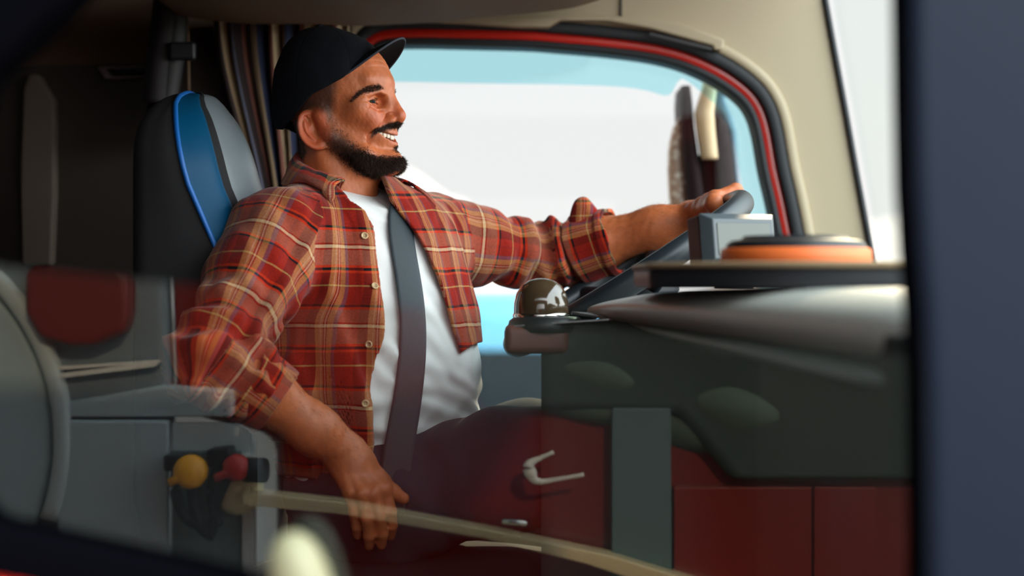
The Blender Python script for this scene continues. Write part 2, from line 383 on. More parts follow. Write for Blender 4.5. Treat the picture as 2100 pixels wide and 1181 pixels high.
# overhead console with its reading lamp
def console():
    t = empty('overhead_console', P(700, -60, .25), 'tan overhead storage console along the roof edge above the driver', 'console')
    low = [(318, -30), (332, 2), (360, 14), (420, 22), (500, 29), (600, 29), (720, 33), (800, 30), (900, 25), (1000, 14), (1090, 6), (1180, -6), (1260, -30)]
    rows = []
    for yy, dv in ((.52, -30), (.50, -6), (.46, 0), (.30, 0), (.10, 3), (-.10, 4), (-.3, 0), (-.42, -14), (-.45, -60)):
        rows.append([P(u, v, .35)+Vector((0, yy-.35, -dv*.0009)) for u, v in spline([np.array(q) for q in low], 4)])
    grid_obj('console_shell', rows, M['tan'], t, thick=.006)
console()
def lamp_strip():
    y = .44; t = empty('reading_lamp', P(845, 14, y), 'long pale reading lamp strip in the roof console above the window', 'lamp')
    f = [(722, 31), (740, 12), (1010, 5), (1088, -2), (1095, 3), (940, 26), (780, 33)]
    plate('lamp_frame', pxloop(f, y-.03), None, y-.03, y+.02, mat('mauve_lamp_frame', srgb(160, 130, 124), .5), t, bevel=.004)
    plate('lens', pxloop([(782, 18), (928, 11), (922, 22), (783, 25)], y-.036), None, y-.036, y-.03, M['white'], t, bevel=.002)
    plate('switch', pxloop([(932, 11), (940, 10.5), (934, 18), (927, 19)], y-.037), None, y-.037, y-.03, M['dark'], t)
lamp_strip()

# striped curtain behind the driver's head
def curtain():
    m, nt, b, N, L = nodes('striped_curtain'); b.inputs['Roughness'].default_value = .9
    uv = N('ShaderNodeUVMap'); sp = N('ShaderNodeSeparateXYZ'); L(uv.outputs[0], sp.inputs[0])
    ml = N('ShaderNodeMath'); ml.operation = 'FRACT'; L(sp.outputs[0], ml.inputs[0])
    cr = N('ShaderNodeValToRGB'); cr.color_ramp.interpolation = 'CONSTANT'; L(ml.outputs[0], cr.inputs[0]); L(cr.outputs[0], b.inputs['Base Color'])
    st = [(0, (178, 160, 128)), (.20, (40, 26, 24)), (.38, (150, 128, 100)), (.46, (34, 44, 72)), (.55, (44, 28, 26)), (.70, (166, 150, 122)), (.78, (92, 96, 116)), (.83, (36, 24, 24)), (.93, (110, 66, 56))]
    setramp(cr, st)
    t = empty('curtain', P(570, 30, .56), 'dark curtain with cream stripes gathered behind the black cap', 'curtain')
    n, k = 160, 24; rows, uvs = [], []
    for j in range(k+1):
        s = j/k; z0, z1 = P(0, 22, .55).z, P(0, 520, .55).z; z = z0+(z1-z0)*s; r = []
        for i in range(n+1):
            a = i/n
            ul = 428+ (575-428)*a + 145*a ; ul = 428+292*a
            ur = 545+120*a
            w = lip(np.float32(s), .0, 1.0)*.9; u = ul*(1-w)+ur*w
            x = P(u, 0, .55).x; ph = a*2*PI*8.5+.5*math.sin(a*9)
            y = .565+.020*math.sin(ph+.5*s)+.006*math.sin(2.3*ph+2*s)
            r.append((x+.008*math.sin(ph*1.0+1)*(1-.3*s), y, z)); uvs.append((a*4.4, s))
        rows.append(r)
    grid_obj('fabric', rows, m, t, uv=uvs, thick=.002)
    tube('rail', [P(410, 24, .57), P(730, 26, .57)], .006, M['dark'], t)
curtain()
# rear-pillar belt guide, strap and light cord in the shade left of the curtain
def belt_guide():
    t = empty('belt_pillar', P(345, 120, .56), 'black belt guide post rising from the seat to the roof console', 'belt guide')
    rows = []
    for s in np.linspace(0, 1, 12):
        uc = 352-34*s*s; wv = 36-6*s; v = -10+300*s
        rows.append([P(uc-wv, v, .50), P(uc-wv+4, v, .47), P(uc, v, .455), P(uc+wv-4, v, .47), P(uc+wv, v, .50), P(uc+wv, v, .56), P(uc-wv, v, .56)])
    grid_obj('post', rows, mat('black_post', srgb(16, 15, 17), .6), t, closed_u=True, cap=True)
    pts = [P(330+u, v, .45) for u, v in ((8, -5), (2, 60), (-8, 130), (-14, 210))]
    rows = [[p+Vector((-.022, 0, 0)), p+Vector((.022, -.004, 0))] for p in spline([np.array(q) for q in pts], 6) for p in [Vector(p)]]
    grid_obj('strap', rows, mat('dark_webbing', srgb(40, 36, 38), .7, bump=.3, scale=800), t, thick=.0015)
    bm = bmesh.new(); box(bm, P(375, 105, .44), (.05, .02, .035)); obj('guide_block', bm, M['dark'], t, bevel=.006)
belt_guide()
c = tube('cord', [P(384, 20, .53), P(386, 80, .53), P(387, 150, .53), P(388, 215, .53)], .0022, mat('tan_cord', srgb(120, 96, 74), .8)); tag(c, 'thin tan cord hanging just above the blue piped seat top', 'cord')

# ------------------------------------------------------------------ driver's seat
def seat():
    t = empty('driver_seat', (-.42, 0, .04), 'black truck seat with blue side bolsters and grey leather centre behind the driver', 'seat')
    blue = mat('blue_leather', srgb(0, 66, 100), .5, bump=.15, scale=500, var=.05, spec=.15)
    bluep = mat('blue_piping', srgb(12, 96, 176), .5, var=.03)
    lea = mat('grey_leather', srgb(118, 128, 134), .3, bump=.12, scale=1200, var=.05)
    blk = mat('black_fabric', srgb(18, 18, 21), .85, bump=.3, scale=900, var=.1)
    Y0 = -.21
    pip = [(800, 440, Y0), (652, 452, Y0), (600, 458, Y0), (520, 448, Y0), (430, 408, Y0), (370, 382, Y0), (290, 363, Y0), (235, 356, -.18), (212, 359, -.13), (200, 372, -.07), (193, 394, 0)]   # (v, u, depth) of the piping from the near side up to the crown of the back
    pp = [P(u, v, y) for v, u, y in pip]
    zs = np.array([p.z for p in pp]); order = np.argsort(zs); xs = np.array([p.x for p in pp])[order]; zs = zs[order]
    ztop = zs[-1]; ZA = ztop-.138
    lv = list(np.linspace(.52, ZA, 28))+[ZA+(ztop-ZA)*math.sin(a) for a in np.linspace(.06, PI/2-.02, 22)]
    px = lambda z: np.interp(z, zs, xs)
    def hw(z): return .215*math.sqrt(max(0, 1-max(0., (z-ZA)/(ztop-ZA))**2))
    def rear(z): q = max(0., (z-(ztop-.10))/.10); return -.600+.040*q**2.5+(.2*(.7-z) if z < .7 else 0)
    def sec(z):
        w = hw(z); return w, px(z), (w/.215)**.6
    def strip(name, fr, m, par=t, n=8, thick=0):
        rows = []
        for z in lv:
            w, xp, dep = sec(z); rows.append([Vector((*fr(z, w, xp, dep, s), z)) for s in np.linspace(0, 1, n)])
        return grid_obj(name, rows, m, par, thick=thick)
    XB = .048; XC = .040
    lv_all = lv; zc = P(0, 575, Y0).z
    for mt, sel in ((blue, [z for z in lv_all if z > zc-.02]), (blk, [z for z in lv_all if z < zc])):
        lv = sel
        for sg in (-1, 1):
            strip('bolster', lambda z, w, xp, d, s: (xp+d*(XB*math.sin(s*PI*.62)+.0*s), sg*w*(1-.33*s)), mt)
    lv = lv_all
    bx = lambda d: d*XB*math.sin(PI*.62)
    for sg in (-1, 1):
        strip('centre_band', lambda z, w, xp, d, s: (xp+bx(d)+d*(.012*math.sin(s*PI)), sg*w*(.67-.14*s)), blk)
    strip('centre_panel', lambda z, w, xp, d, s: (xp+bx(d)+d*(.004+.040*math.sin(s*PI)**.8), w*(-.53+1.10*s)), lea, n=24)
    for sg in (-1, 1):
        pts = [Vector((px(z)+.001, sg*(hw(z)+.001), z)) for z in lv if z > zc]
        tube('piping', pts, .0042, bluep, t, n=8)
        pts = [Vector((px(z)+bx(sec(z)[2])+.004, sg*(hw(z)*.53), z)) for z in lv]
        tube('seam_piping', pts, .0032, blk, t, n=8)
    def back(z, w, xp, d, s):
        a = s*4
        xr = rear(z)
        e = min(.03, w*.5)
        if a < 1: return (xp+(xr+.03-xp)*a, -w-.004*math.sin(a*PI)*d)
        if a < 1.4: b = (a-1)/.4*PI/2; return (xr+.03-.03*math.sin(b), -w+e-e*math.cos(b))
        if a < 2.6: return (xr, (-w+e)+(2*w-2*e)*(a-1.4)/1.2)
        if a < 3: b = (a-2.6)/.4*PI/2; return (xr+.03-.03*math.cos(b), w-e+e*math.sin(b))
        return (xr+.03+(xp-xr-.03)*(a-3), w+.004*math.sin((a-3)*PI)*d)
    strip('back_shell', back, blk, n=61)
    # cushion and base
    f = lambda p: smax(ell(p, (-.22, 0, .47), (.44, .31, .18)), p[2]-.585, .04)
    V, F, n_ = sdf_mesh(f, (-.70, -.36, .26), (.28, .36, .64), .012); link('cushion', np_mesh('cushion', V, F), blk, t)
    bm = bmesh.new(); box(bm, (-.25, 0, .18), (.42, .40, .32)); obj('seat_base', bm, M['dark'], t, bevel=.03)
seat()

# ------------------------------------------------------------------ steering wheel
WD1 = Vector((.845, 0, .535)); WD2 = Vector((-.02, 1, .035)).normalized(); WR = .228; WT = .0185
WC = P(1520, 413, .03)-WD1*WR; WN = WD1.cross(WD2).normalized()
if WN.z < 0: WN = -WN
def wheel():
    t = empty('steering_wheel', WC, 'large black truck steering wheel held by the driver left hand', 'steering wheel')
    m = mat('black_wheel_leather', srgb(34, 42, 48), .36, bump=.1, scale=1500, var=.05)
    rows = []
    for i in range(96):
        a = 2*PI*i/96; d = WD1*math.cos(a)+WD2*math.sin(a)
        rows.append([WC+d*(WR+WT*math.cos(b))+WN*(WT*1.12*math.sin(b)) for b in np.linspace(0, 2*PI, 20, endpoint=False)])
    grid_obj('rim', rows, m, t, closed_u=True, closed_v=True)
    for a in (70, 110, 250, 290):
        d = WD1*math.cos(math.radians(a))+WD2*math.sin(math.radians(a)); d2 = WD1.cross(d)
        pts = [WC+d*(.05+(.185)*s)-WN*(.035*(1-s)**1.5+.004) for s in np.linspace(0, 1, 8)]
        tube('spoke', pts, [.016-.004*math.sin(PI*s) for s in np.linspace(0, 1, 8)], m, t, n=12)
    prof = [(.0005, .012), (.04, .010), (.066, -.002), (.072, -.03), (.06, -.06), (.03, -.075), (.0005, -.075)]
    lathe('hub', prof, WC-WN*.01, m, t, axis=WN)
    tube('column', [WC-WN*.08, WC-WN*.2, WC-WN*.38+Vector((.10, 0, 0))], [.045, .055, .06], M['dark'], t, n=20)
wheel()

# ------------------------------------------------------------------ dashboard and what stands on it
def slab(name, pts, z0, z1, m, par, bevel=.02, n=6, seg=5):
    loop = spline([np.array(q, float) for q in pts], n, closed=True); bm = bmesh.new()
    vs = [bm.verts.new((q[0], q[1], z0)) for q in loop]; f = bm.faces.new(vs)
    r = bmesh.ops.extrude_face_region(bm, geom=[f]); bmesh.ops.translate(bm, vec=(0, 0, z1-z0), verts=[e for e in r['geom'] if isinstance(e, bmesh.types.BMVert)])
    return obj(name, bm, m, par, bevel=bevel, seg=seg, angle=50)
def ux(u, y): return (u-1050)*kf(y)
def dashboard():
    t = empty('dashboard', (.55, -.5, .6), 'grey and black wraparound dashboard in front of the steering wheel', 'dashboard')
    D = M['dark']
    def loft(name, st, m, back=.30, n=14):
        Y = np.linspace(0, len(st)-1, 40); cols = list(zip(*st)); f = [np.array([q[0] for q in spline([np.array([c]) for c in col], 8)]) for col in cols]
        rows = []
        for y, u, vt, vb in zip(*f):
            k = kf(y); x0 = (u-1050)*k; zt = CAM_Z-(vt-590.5)*k; zb = CAM_Z-(vb-590.5)*k; c = (zt+zb)/2; h = (zt-zb)/2; r = []
            for a in np.linspace(-PI/2, PI/2, n): r.append(Vector((x0+h*(4 if a < 0 else 1.5)*(1-math.cos(a)**.8), y, c-h*math.sin(a))))
            r = [Vector((x0+back, y+.05, zt))]+r+[Vector((x0+back, y+.05, zb))]; rows.append(r)
        return grid_obj(name, rows, m, t, closed_u=True, cap=True)
    loft('top_pad', [(-.15, 1192, 630, 646), (-.26, 1222, 612, 656), (-.5, 1300, 596, 668), (-.85, 1478, 589, 696), (-1.17, 1738, 592, 742), (-1.27, 1852, 606, 756), (-1.31, 1905, 640, 740)], M['grey'])
    loft('lower_pad', [(-.27, 1288, 657, 664), (-.5, 1345, 668, 690), (-.85, 1508, 698, 732), (-1.15, 1730, 746, 790), (-1.26, 1840, 762, 800), (-1.29, 1880, 772, 795)], mat('grey_lower_pad', srgb(140, 146, 146), .35, bump=.2, scale=900, var=.05), .24)
    slab('upper_deck', [(.27, -.1), (.26, -.42), (.36, -.8), (.50, -1.2), (.74, -1.3), (.74, -.6), (.73, .38), (.5, .45), (.36, .2)], .93, 1.024, D, t, bevel=.01)
    low = [(.066, -.262), (.068, -.282), (.30, -.30), (.34, -.55), (ux(1560, -.76), -.76), (ux(1650, -.97), -.96), (ux(1785, -1.17), -1.18), (ux(1848, -1.27), -1.285), (.52, -1.36), (.72, -1.34), (.75, -.8), (.74, -.35), (.5, -.265), (.2, -.258)]
    slab('lower_body', low, .02, .982, mat('charcoal_panel', srgb(46, 52, 52), .6, bump=.2, scale=700, var=.08), t, bevel=.012)
    slab('knee_panel', [(.56, -.24), (.74, -.24), (.74, .42), (.56, .42)], .02, .93, D, t, bevel=.02, n=1)
    # bright trim blades at the driver's end of the pad
    for k, (a, b) in enumerate((((1188, 642), (1272, 656)), ((1060, 668), (1292, 652)))):
        pa, pb = P(*a, -.26), P(*b, -.30)
        bm = bmesh.new(); d = pb-pa; box(bm, (pa+pb)/2, (d.length, .05, .004), rot=Vector((1, 0, 0)).rotation_difference(d)); obj('trim_blade', bm, M['steel'], t, bevel=.0015)
    for v in (672,):
        bm = bmesh.new(); box(bm, P(1100, v+22, -.22), (.10, .14, .045)); obj('end_block', bm, mat('brown_plastic', srgb(112, 66, 58), .45, var=.05), t, bevel=.012)
dashboard()
def knob():
    c = P(1110, 668, -.24); t = empty('control_knob', c, 'round glossy dark knob on the left end of the dashboard', 'knob')
    lathe('knob_base', [(.0005, -.012), (.056, -.012), (.060, -.004), (.058, .006), (.05, .012), (.0005, .013)], c+Vector((.008, 0, .002)), M['dark'], t)
    lathe('knob_dome', [(.0415, .008), (.0430, .02), (.0425, .035), (.039, .05), (.032, .062), (.021, .070), (.009, .0735), (.0005, .074)], c, mat('brown_gloss', srgb(70, 56, 40), .12, coat=.8), t)
    lathe('chrome_ring', [(.0425, .012), (.0445, .014), (.0445, .018), (.0425, .02)], c, M['chrome'], t, cap=False)
knob()
def tray():
    y = -.62; x0 = ux(1312, y); t = empty('dash_tray', (x0+.2, y-.15, 1.03), 'flat black tray with a tan rim on top of the dashboard', 'tray')
    z0 = 1.0305; z1 = P(0, 548, y).z
    pts = [(x0, -.50), (x0+.002, -.72), (x0+.02, -.80), (.36, -.92), (.66, -.92), (.68, -.7), (.68, -.48), (.3, -.46), (x0+.02, -.46)]
    lp = spline([np.array(q, float) for q in pts], 6, closed=True); ins = inset([tuple(q) for q in lp], .012)
    rows = []
    for l, z in ((ins, z0+.004), (ins, z1), (lp, z1), (lp, z0)): rows.append([(q[0], q[1], z) for q in l])
    grid_obj('tray_body', rows, M['dark'], t, closed_u=True)
    bm = bmesh.new(); bm.faces.new([bm.verts.new((q[0], q[1], z0+.004)) for q in ins]); obj('tray_mat', bm, M['rubber'], t)
    rows = tube_rows([Vector((q[0], q[1], z1)) for q in lp], .004, 8)
    grid_obj('tray_rim', rows, mat('tan_rim', srgb(140, 118, 90), .5, var=.05), t, closed_u=True, closed_v=True)
tray()
def disc():
    y = -.68; c = Vector((ux(1632, y), y, P(0, 551, y).z)); R = 153*kf(y)
    t = empty('lidded_tin', c, 'round black lidded tin with a broad orange side band on the dash tray', 'tin')
    H = 42*kf(y)
    org = mat('orange_band', srgb(235, 112, 48), .5, var=.04)
    lathe('band', [(R-.004, .003), (R, .006), (R+.001, H*.5), (R, H-.002), (R-.004, H)], c, org, t, n=64, cap=False)
    lathe('lid', [(R-.006, H-.002), (R-.007, H+.005), (R-.014, H+.010), (R*.72, H+.012), (R*.70, H+.016), (.0005, H+.017)], c, M['dark'], t, n=64, cap=False)
    lathe('base', [(.0005, .0), (R-.01, .0), (R-.003, .003), (R-.004, .006)], c, M['dark'], t, n=64, cap=False)
disc()
def screen():
    y = -.34; c = P(1505, 497, y); c.z = P(0, 497, y).z; t = empty('dash_monitor', Vector((c.x, y, 1.03)), 'small grey dash monitor standing behind the steering wheel rim', 'monitor')
    rz = Matrix.Rotation(math.radians(24), 4, 'Z') @ Matrix.Rotation(math.radians(-8), 4, 'X')
    W, H, D = .125, .080, .06
    def fr(pts): return [c+(rz @ Vector(p)) for p in pts]
    def pl(name, w0, w1, d0, d1, m):
        rows = [fr([(-w0/2, d0, -H/2*w0/W), (w0/2, d0, -H/2*w0/W), (w0/2, d0, H/2*w0/W), (-w0/2, d0, H/2*w0/W)]), fr([(-w1/2, d1, -H/2*w1/W), (w1/2, d1, -H/2*w1/W), (w1/2, d1, H/2*w1/W), (-w1/2, d1, H/2*w1/W)])]
        return rows
    def boxy(name, secs, m, bev):
        rows = [fr([(-w/2, d, -h/2), (w/2, d, -h/2), (w/2, d, h/2), (-w/2, d, h/2)]) for w, h, d in secs]
        bm = bmesh.new(); vv = [[bm.verts.new(p) for p in r] for r in rows]
        for a, b in zip(vv, vv[1:]):
            for i in range(4): bm.faces.new((a[i], a[(i+1) % 4], b[(i+1) % 4], b[i]))
        bm.faces.new(vv[0]); bm.faces.new(vv[-1]); return obj(name, bm, m, t, bevel=bev)
    boxy('housing', [(W, H, D*.5), (W, H, -D*.15)], M['dark'], .004)
    boxy('bezel', [(W+.002, H+.002, -D*.15), (W+.002, H+.002, -D*.22), (W-.022, H-.02, -D*.5)], M['grey2'], .002)
    boxy('display', [(W-.034, H-.032, -D*.45), (W-.034, H-.032, -D*.52)], mat('grey_display', srgb(78, 84, 80), .3), .001)
    tube('stand', [c+Vector((0, .0, -.03)), Vector((c.x, y+.0, 1.029))], [.02, .03], M['dark'], t)
screen()

# ------------------------------------------------------------------ outside the driver's window: deflector and wing mirror
def deflector():
    y = YW+.115
    outr = [tuple(q) for q in inset(o0, .028)]
    inn_px = [(770, 880), (770, 740), (770, 500), (772, 330), (775, 215), (784, 180), (800, 169), (850, 168), (1000, 171), (1150, 173), (1260, 177), (1320, 184), (1370, 195), (1390, 168), (1404, 163), (1440, 190), (1482, 232), (1505, 285), (1517, 350), (1530, 430), (1545, 520), (1565, 640), (1582, 740), (1590, 840), (1560, 895), (1450, 905), (1100, 908), (860, 906)]
    inn = q2(inn_px, y, 6)
    ob = plate('wind_deflector', [tuple(q) for q in inset(q2(out_px, y, 5), .034)], inn, y, y+.004, glass_mat('cyan_acrylic', (.70, .91, .945, 1), .2, .05))
    tag(ob, 'translucent cyan wind deflector strip around the driver window', 'wind deflector')
deflector()
def mirror():
    t = empty('wing_mirror', P(1450, 330, .95), 'dark wing mirror with tan back plate outside the driver window', 'mirror')
    mb = mat('brown_black_housing', srgb(46, 33, 35), .75, var=.05, spec=.15); y = .86
    def lofted(name, secs, m, depth):
        rows = []
        for (ul, ur, v) in secs:
            a, b = P(ul, v, y), P(ur, v, y); e = .006
            rows.append([a, a+Vector((e, -.01, 0)), b+Vector((-e, -.01, 0)), b, b+Vector((0, depth, 0)), a+Vector((0, depth, 0))])
        return grid_obj(name, rows, m, t, closed_u=True, cap=True)
    lofted('housing', [(1398, 1416, 176), (1396, 1420, 210), (1399, 1424, 260), (1404, 1434, 330), (1412, 1446, 410), (1420, 1455, 480), (1424, 1458, 520)], mb, .16)
    lofted('housing', [(1459, 1472, 232), (1458, 1492, 255), (1462, 1500, 300), (1468, 1507, 370), (1474, 1512, 440), (1480, 1516, 520)], mb, .16)
    y = .85
    lofted('back_plate', [(1446, 1478, 150), (1440, 1470, 185), (1426, 1464, 230), (1432, 1468, 280), (1438, 1472, 320), (1440, 1472, 326)], mat('sunlit_tan_plate', srgb(250, 226, 182), .5, var=.04), .03)  # tan lightened so that sunlight on the plate sits in its colour
    y = .88
    lofted('back_plate', [(1432, 1474, 318), (1440, 1478, 400), (1446, 1482, 470)], mb, .03)
    y = .90
    m, nt, b, N, L = nodes('sunlit_wet_glass'); tc = N('ShaderNodeTexCoord'); vo = N('ShaderNodeTexVoronoi'); vo.inputs['Scale'].default_value = 70; L(tc.outputs['Object'], vo.inputs[0])
    cr = N('ShaderNodeValToRGB'); cr.color_ramp.elements[0].color = srgb(252, 244, 230); cr.color_ramp.elements[0].position = .2; cr.color_ramp.elements[1].color = srgb(196, 164, 142); cr.color_ramp.elements[1].position = .5  # drop pattern tones lightened too, standing in for sunlight on the glass
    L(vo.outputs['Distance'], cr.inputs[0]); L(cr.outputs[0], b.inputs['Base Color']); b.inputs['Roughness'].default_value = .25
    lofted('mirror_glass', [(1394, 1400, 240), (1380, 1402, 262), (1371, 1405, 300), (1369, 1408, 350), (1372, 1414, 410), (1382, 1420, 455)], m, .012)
    y = .87
    lofted('bracket', [(1468, 1496, 150), (1458, 1494, 178), (1452, 1486, 205), (1472, 1500, 235), (1490, 1510, 270), (1497, 1514, 330), (1506, 1522, 420), (1512, 1530, 520)], mat('blue_grey_bracket', srgb(76, 104, 122), .4), .03)
    tube('mirror_arm', [P(1480, 165, .88), P(1500, 135, .80), P(1530, 95, .69)], .014, mb, t)
mirror()

# ------------------------------------------------------------------ passenger door in the foreground, its window half lowered
YP = -1.55
open_px = [(-46, 960), (-48, 700), (-44, 420), (-36, 260), (-10, 170), (40, 122), (90, 74), (140, 30), (200, -30), (280, -75), (420, -90), (1000, -92), (1600, -92), (1790, -84), (1835, -50), (1843, 30), (1846, 200), (1850, 380), (1857, 520), (1866, 640), (1872, 760), (1874, 900), (1874, 1180), (1860, 1360), (1700, 1400), (1300, 1345), (900, 1262), (560, 1188), (300, 1128), (80, 1078), (-10, 1050)]
def q3(px, n=4): return [tuple(q) for q in spline(pxloop(px, YP), n, closed=True)]
dp = empty('door_2', P(1000, 1300, YP)); tag(dp, kind='structure')
i0 = q3(open_px); i1 = inset(i0, -.044)
outer = pxloop([(-700, -500), (-700, 2800), (2500, 2800), (2500, -500)], YP)
blk = M['dark']
ring('window_seal', i1, i0, YP-.03, YP+.03, mat('matt_black', (.002, .002, .003, 1), .9, spec=.0), dp, 1)
slope = lambda u: (1052+100)+(u)*.232
skin = [(-700, slope(-700)), (-30, slope(-30)+16), (300, slope(300)), (560, slope(560)), (900, slope(900)), (1300, slope(1300)), (1700, slope(1700)), (2500, slope(2500)), (2500, 3400), (-700, 3400)]
plate('door_skin', pxloop(skin, YP), None, YP-.06, YP-.02, M['red'], dp, bevel=.006)
navy = mat('navy_pillar_cover', srgb(9, 22, 40), .6, bump=.1, scale=400, var=.06, spec=.25)
# front post of the door frame, rear post and head rail
fp = [(1843, -140), (1846, 30), (1848, 200), (1852, 380), (1860, 520), (1870, 640), (1876, 760), (1878, 900), (1880, 1150), (1870, 1500), (2500, 1650), (2500, -500), (1843, -500)]
plate('front_post', pxloop(fp, YP), None, YP-.05, YP+.05, navy, dp, bevel=.012)
ring('window_frame', inset(i0, -.085), inset(i0, -.004), YP-.036, YP+.04, mat('matt_black', (.002, .002, .003, 1), .9, spec=.0), dp, 1)
cs = plate('wall_right_front', pxloop([(-700, -700), (2600, -700), (2600, 3300), (-700, 3300)], YP), [tuple(q) for q in inset(i0, -.080)], YP-.03, YP+.02, M['red']); tag(cs, kind='structure')
# glass pane
gt = lambda u: 546+.10*u
pane_px = [(-60, gt(-60)), (400, gt(400)), (900, gt(900)), (1400, gt(1400)), (1885, gt(1885)), (1885, 1420), (1300, 1380), (560, 1230), (-60, 1090)]
pn = plate('window_3', pxloop(pane_px, YP), None, YP-.0025, YP+.0025, glass_mat('pane_glass', (.90, .93, .92, 1), 1.9), bevel=.0)
tag(pn, kind='structure')
# lock knob standing on the window sill
def lock():
    y = YP-.05; c = P(628, 1181+52, y); t = tag(lathe('lock_knob', [(.0005, -.03), (.025, -.03), (.026, 0), (.025, .02), (.022, .038), (.017, .05), (.009, .058), (.0005, .06)], c, mat('cream_knob', srgb(150, 146, 112), .45, var=.04), axis=(-.25, 0, 1)), 'blurred pale rounded knob on the door sill below the driver hand', 'knob')
lock()
# shell behind the camera side: wall strips left and right of the door
for nm, px in (('wall_right', [(-4200, -1500), (-690, -1500), (-690, 3300), (-4200, 3300)]),):
    o = plate(nm, pxloop(px, YP), None, YP-.03, YP+.03, M['brown']); tag(o, kind='structure')
# ------------------------------------------------------------------ red truck parked alongside, on the camera's side: seen as a reflection in the half-lowered pane
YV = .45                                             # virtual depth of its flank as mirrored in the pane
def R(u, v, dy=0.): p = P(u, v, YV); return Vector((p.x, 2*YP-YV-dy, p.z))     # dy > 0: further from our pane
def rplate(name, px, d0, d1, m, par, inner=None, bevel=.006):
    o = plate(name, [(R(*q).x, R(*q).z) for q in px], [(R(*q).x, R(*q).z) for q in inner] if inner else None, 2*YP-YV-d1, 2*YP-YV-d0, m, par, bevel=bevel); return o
def neighbour():
    t = empty('red_truck', R(1100, 1180)+Vector((0, -.4, -1.7)), 'red truck parked alongside, mirrored faintly in the half-lowered near window', 'truck')
    gp = mat('grey_fairing', srgb(182, 198, 202), .55, var=.06); pale = mat('pale_mudguard', srgb(196, 208, 208), .5, var=.05)
    rd = mat('dark_red_paint', srgb(122, 22, 15), .35, coat=.4, var=.06)
    rplate('side_fairing', [(-500, 440), (250, 430), (330, 440), (345, 858), (345, 1700), (-500, 1700)], .03, .10, mat('blue_grey_fairing', srgb(118, 132, 141), .6, var=.08), t, bevel=.02)
    rplate('lower_fairing', [(118, 862), (343, 862), (343, 1600), (118, 1600)], .0, .05, gp, t, bevel=.006)
    rplate('ledge', [(105, 830), (330, 790), (475, 800), (475, 856), (105, 856)], .01, .09, gp, t, bevel=.008)
    # big mudguard arch
    rows = []
    for i in range(40):
        a = math.radians(-20+140*i/39); rr = []
        for (dr, dd) in ((0, .0), (10, -.004), (26, -.004), (34, .0), (34, .3), (0, .3)):
            r_ = 455+dr; rr.append(R(-345+r_*math.cos(a)*1.0, 905-r_*1.0*math.sin(a), dd))
        rows.append(rr)
    grid_obj('mudguard', rows, pale, t, closed_u=True, cap=True)
    bm = bmesh.new(); bmesh.ops.create_cone(bm, cap_ends=True, segments=64, radius1=455*kf(YV)*.985, radius2=455*kf(YV)*.985, depth=.25, matrix=Matrix.Translation(R(-345, 905, .134)) @ Matrix.Rotation(PI/2, 4, 'X'))
    obj('mudguard_skirt', bm, mat('grey_skirt', srgb(176, 196, 200), .6, var=.08), t, bevel=.01)
    for r_ in ((105, 752, 330, 738, 320, 744, 105, 760), (105, 768, 330, 740, 318, 752, 105, 778)):
        rplate('light_trim', list(zip(r_[::2], r_[1::2])), .0, .02, M['white'], t, bevel=.001)
    f = [(60, 560), (80, 540), (250, 545), (272, 570), (272, 640), (262, 680), (200, 706), (150, 708), (90, 690), (62, 640)]
    rplate('rear_lamp_pod', f, -.04, .06, mat('red_lamp_plastic', srgb(120, 24, 20), .4), t, bevel=.025)
    # coupling board with the hand hole
    b = [(350, 868), (430, 868), (487, 872), (508, 882), (518, 902), (520, 930), (520, 1600), (350, 1600)]
    hole = [(478+4*0+6*math.cos(a), 884+13*math.sin(a)) for a in np.linspace(0, 2*PI, 16, endpoint=False)]
    rplate('coupling_board', b, .02, .035, pale, t, inner=[(h[0]+4, h[1]+2) for h in hole], bevel=.002)
    rplate('board_recess', [(352, 925), (494, 925), (494, 1600), (352, 1600)], .008, .019, mat('recess_grey', srgb(110, 126, 128), .6), t, bevel=.002)
    rplate('board_flange', [(496, 930), (519, 930), (519, 1600), (496, 1600)], .0, .019, mat('pale_flange', srgb(215, 222, 220), .5), t, bevel=.002)
    yl = mat('yellow_coupling', srgb(250, 176, 20), .4, var=.04); rc = mat('red_coupling', srgb(190, 40, 30), .4)
    for (u, v, r_, m, nm, rg) in ((398, 963, 34, yl, 'yellow_coupling', None), (490, 955, 27, rc, 'red_coupling', 1)):
        c = R(u, v, -.05); k = kf(YV)
        lathe(nm, [(.0005, -.02), (r_*k*.7, -.02), (r_*k*.8, 0), (r_*k, .004), (r_*k, .018), (r_*k*.75, .026), (.0005, .028)], c, m, t, axis=(.35, 1, .2))
        if rg: lathe('coupling_collar', [(r_*k*.7, -.01), (r_*k*.95, -.01), (r_*k*.95, .03), (r_*k*.7, .03)], R(u+30, v+4, -.045), M['dark'], t, axis=(1, .3, 0), cap=True)
        tube('coupling_lever', [c+Vector((0, .02, 0)), c+Vector((-.035, .025, -.018))], .008, m, t)
    for px in ([(344, 928), (382, 928), (382, 962), (344, 962)], [(430, 918), (480, 912), (484, 950), (432, 955)]):
        rplate('connector_block', px, -.05, .02, M['dark'], t, bevel=.006)
    for pts in ([(372, 960), (366, 1010), (390, 1060), (430, 1075)], [(400, 990), (405, 1040), (420, 1080), (445, 1095)], [(455, 950), (440, 1000), (445, 1060), (430, 1100)], [(470, 975), (448, 1030), (452, 1075)]):
        tube('air_hose', [R(u, v, -.03) for u, v in spline([np.array(q, float) for q in pts], 6)], .011, M['rubber'], t)
    lathe('work_lamp', [(.0005, -.01), (.045, -.01), (.05, .01), (.04, .02), (.0005, .022)], R(490, 1000, -.008), mat('cream_lens', srgb(235, 225, 180), .3), t, axis=(0, 1, 0))
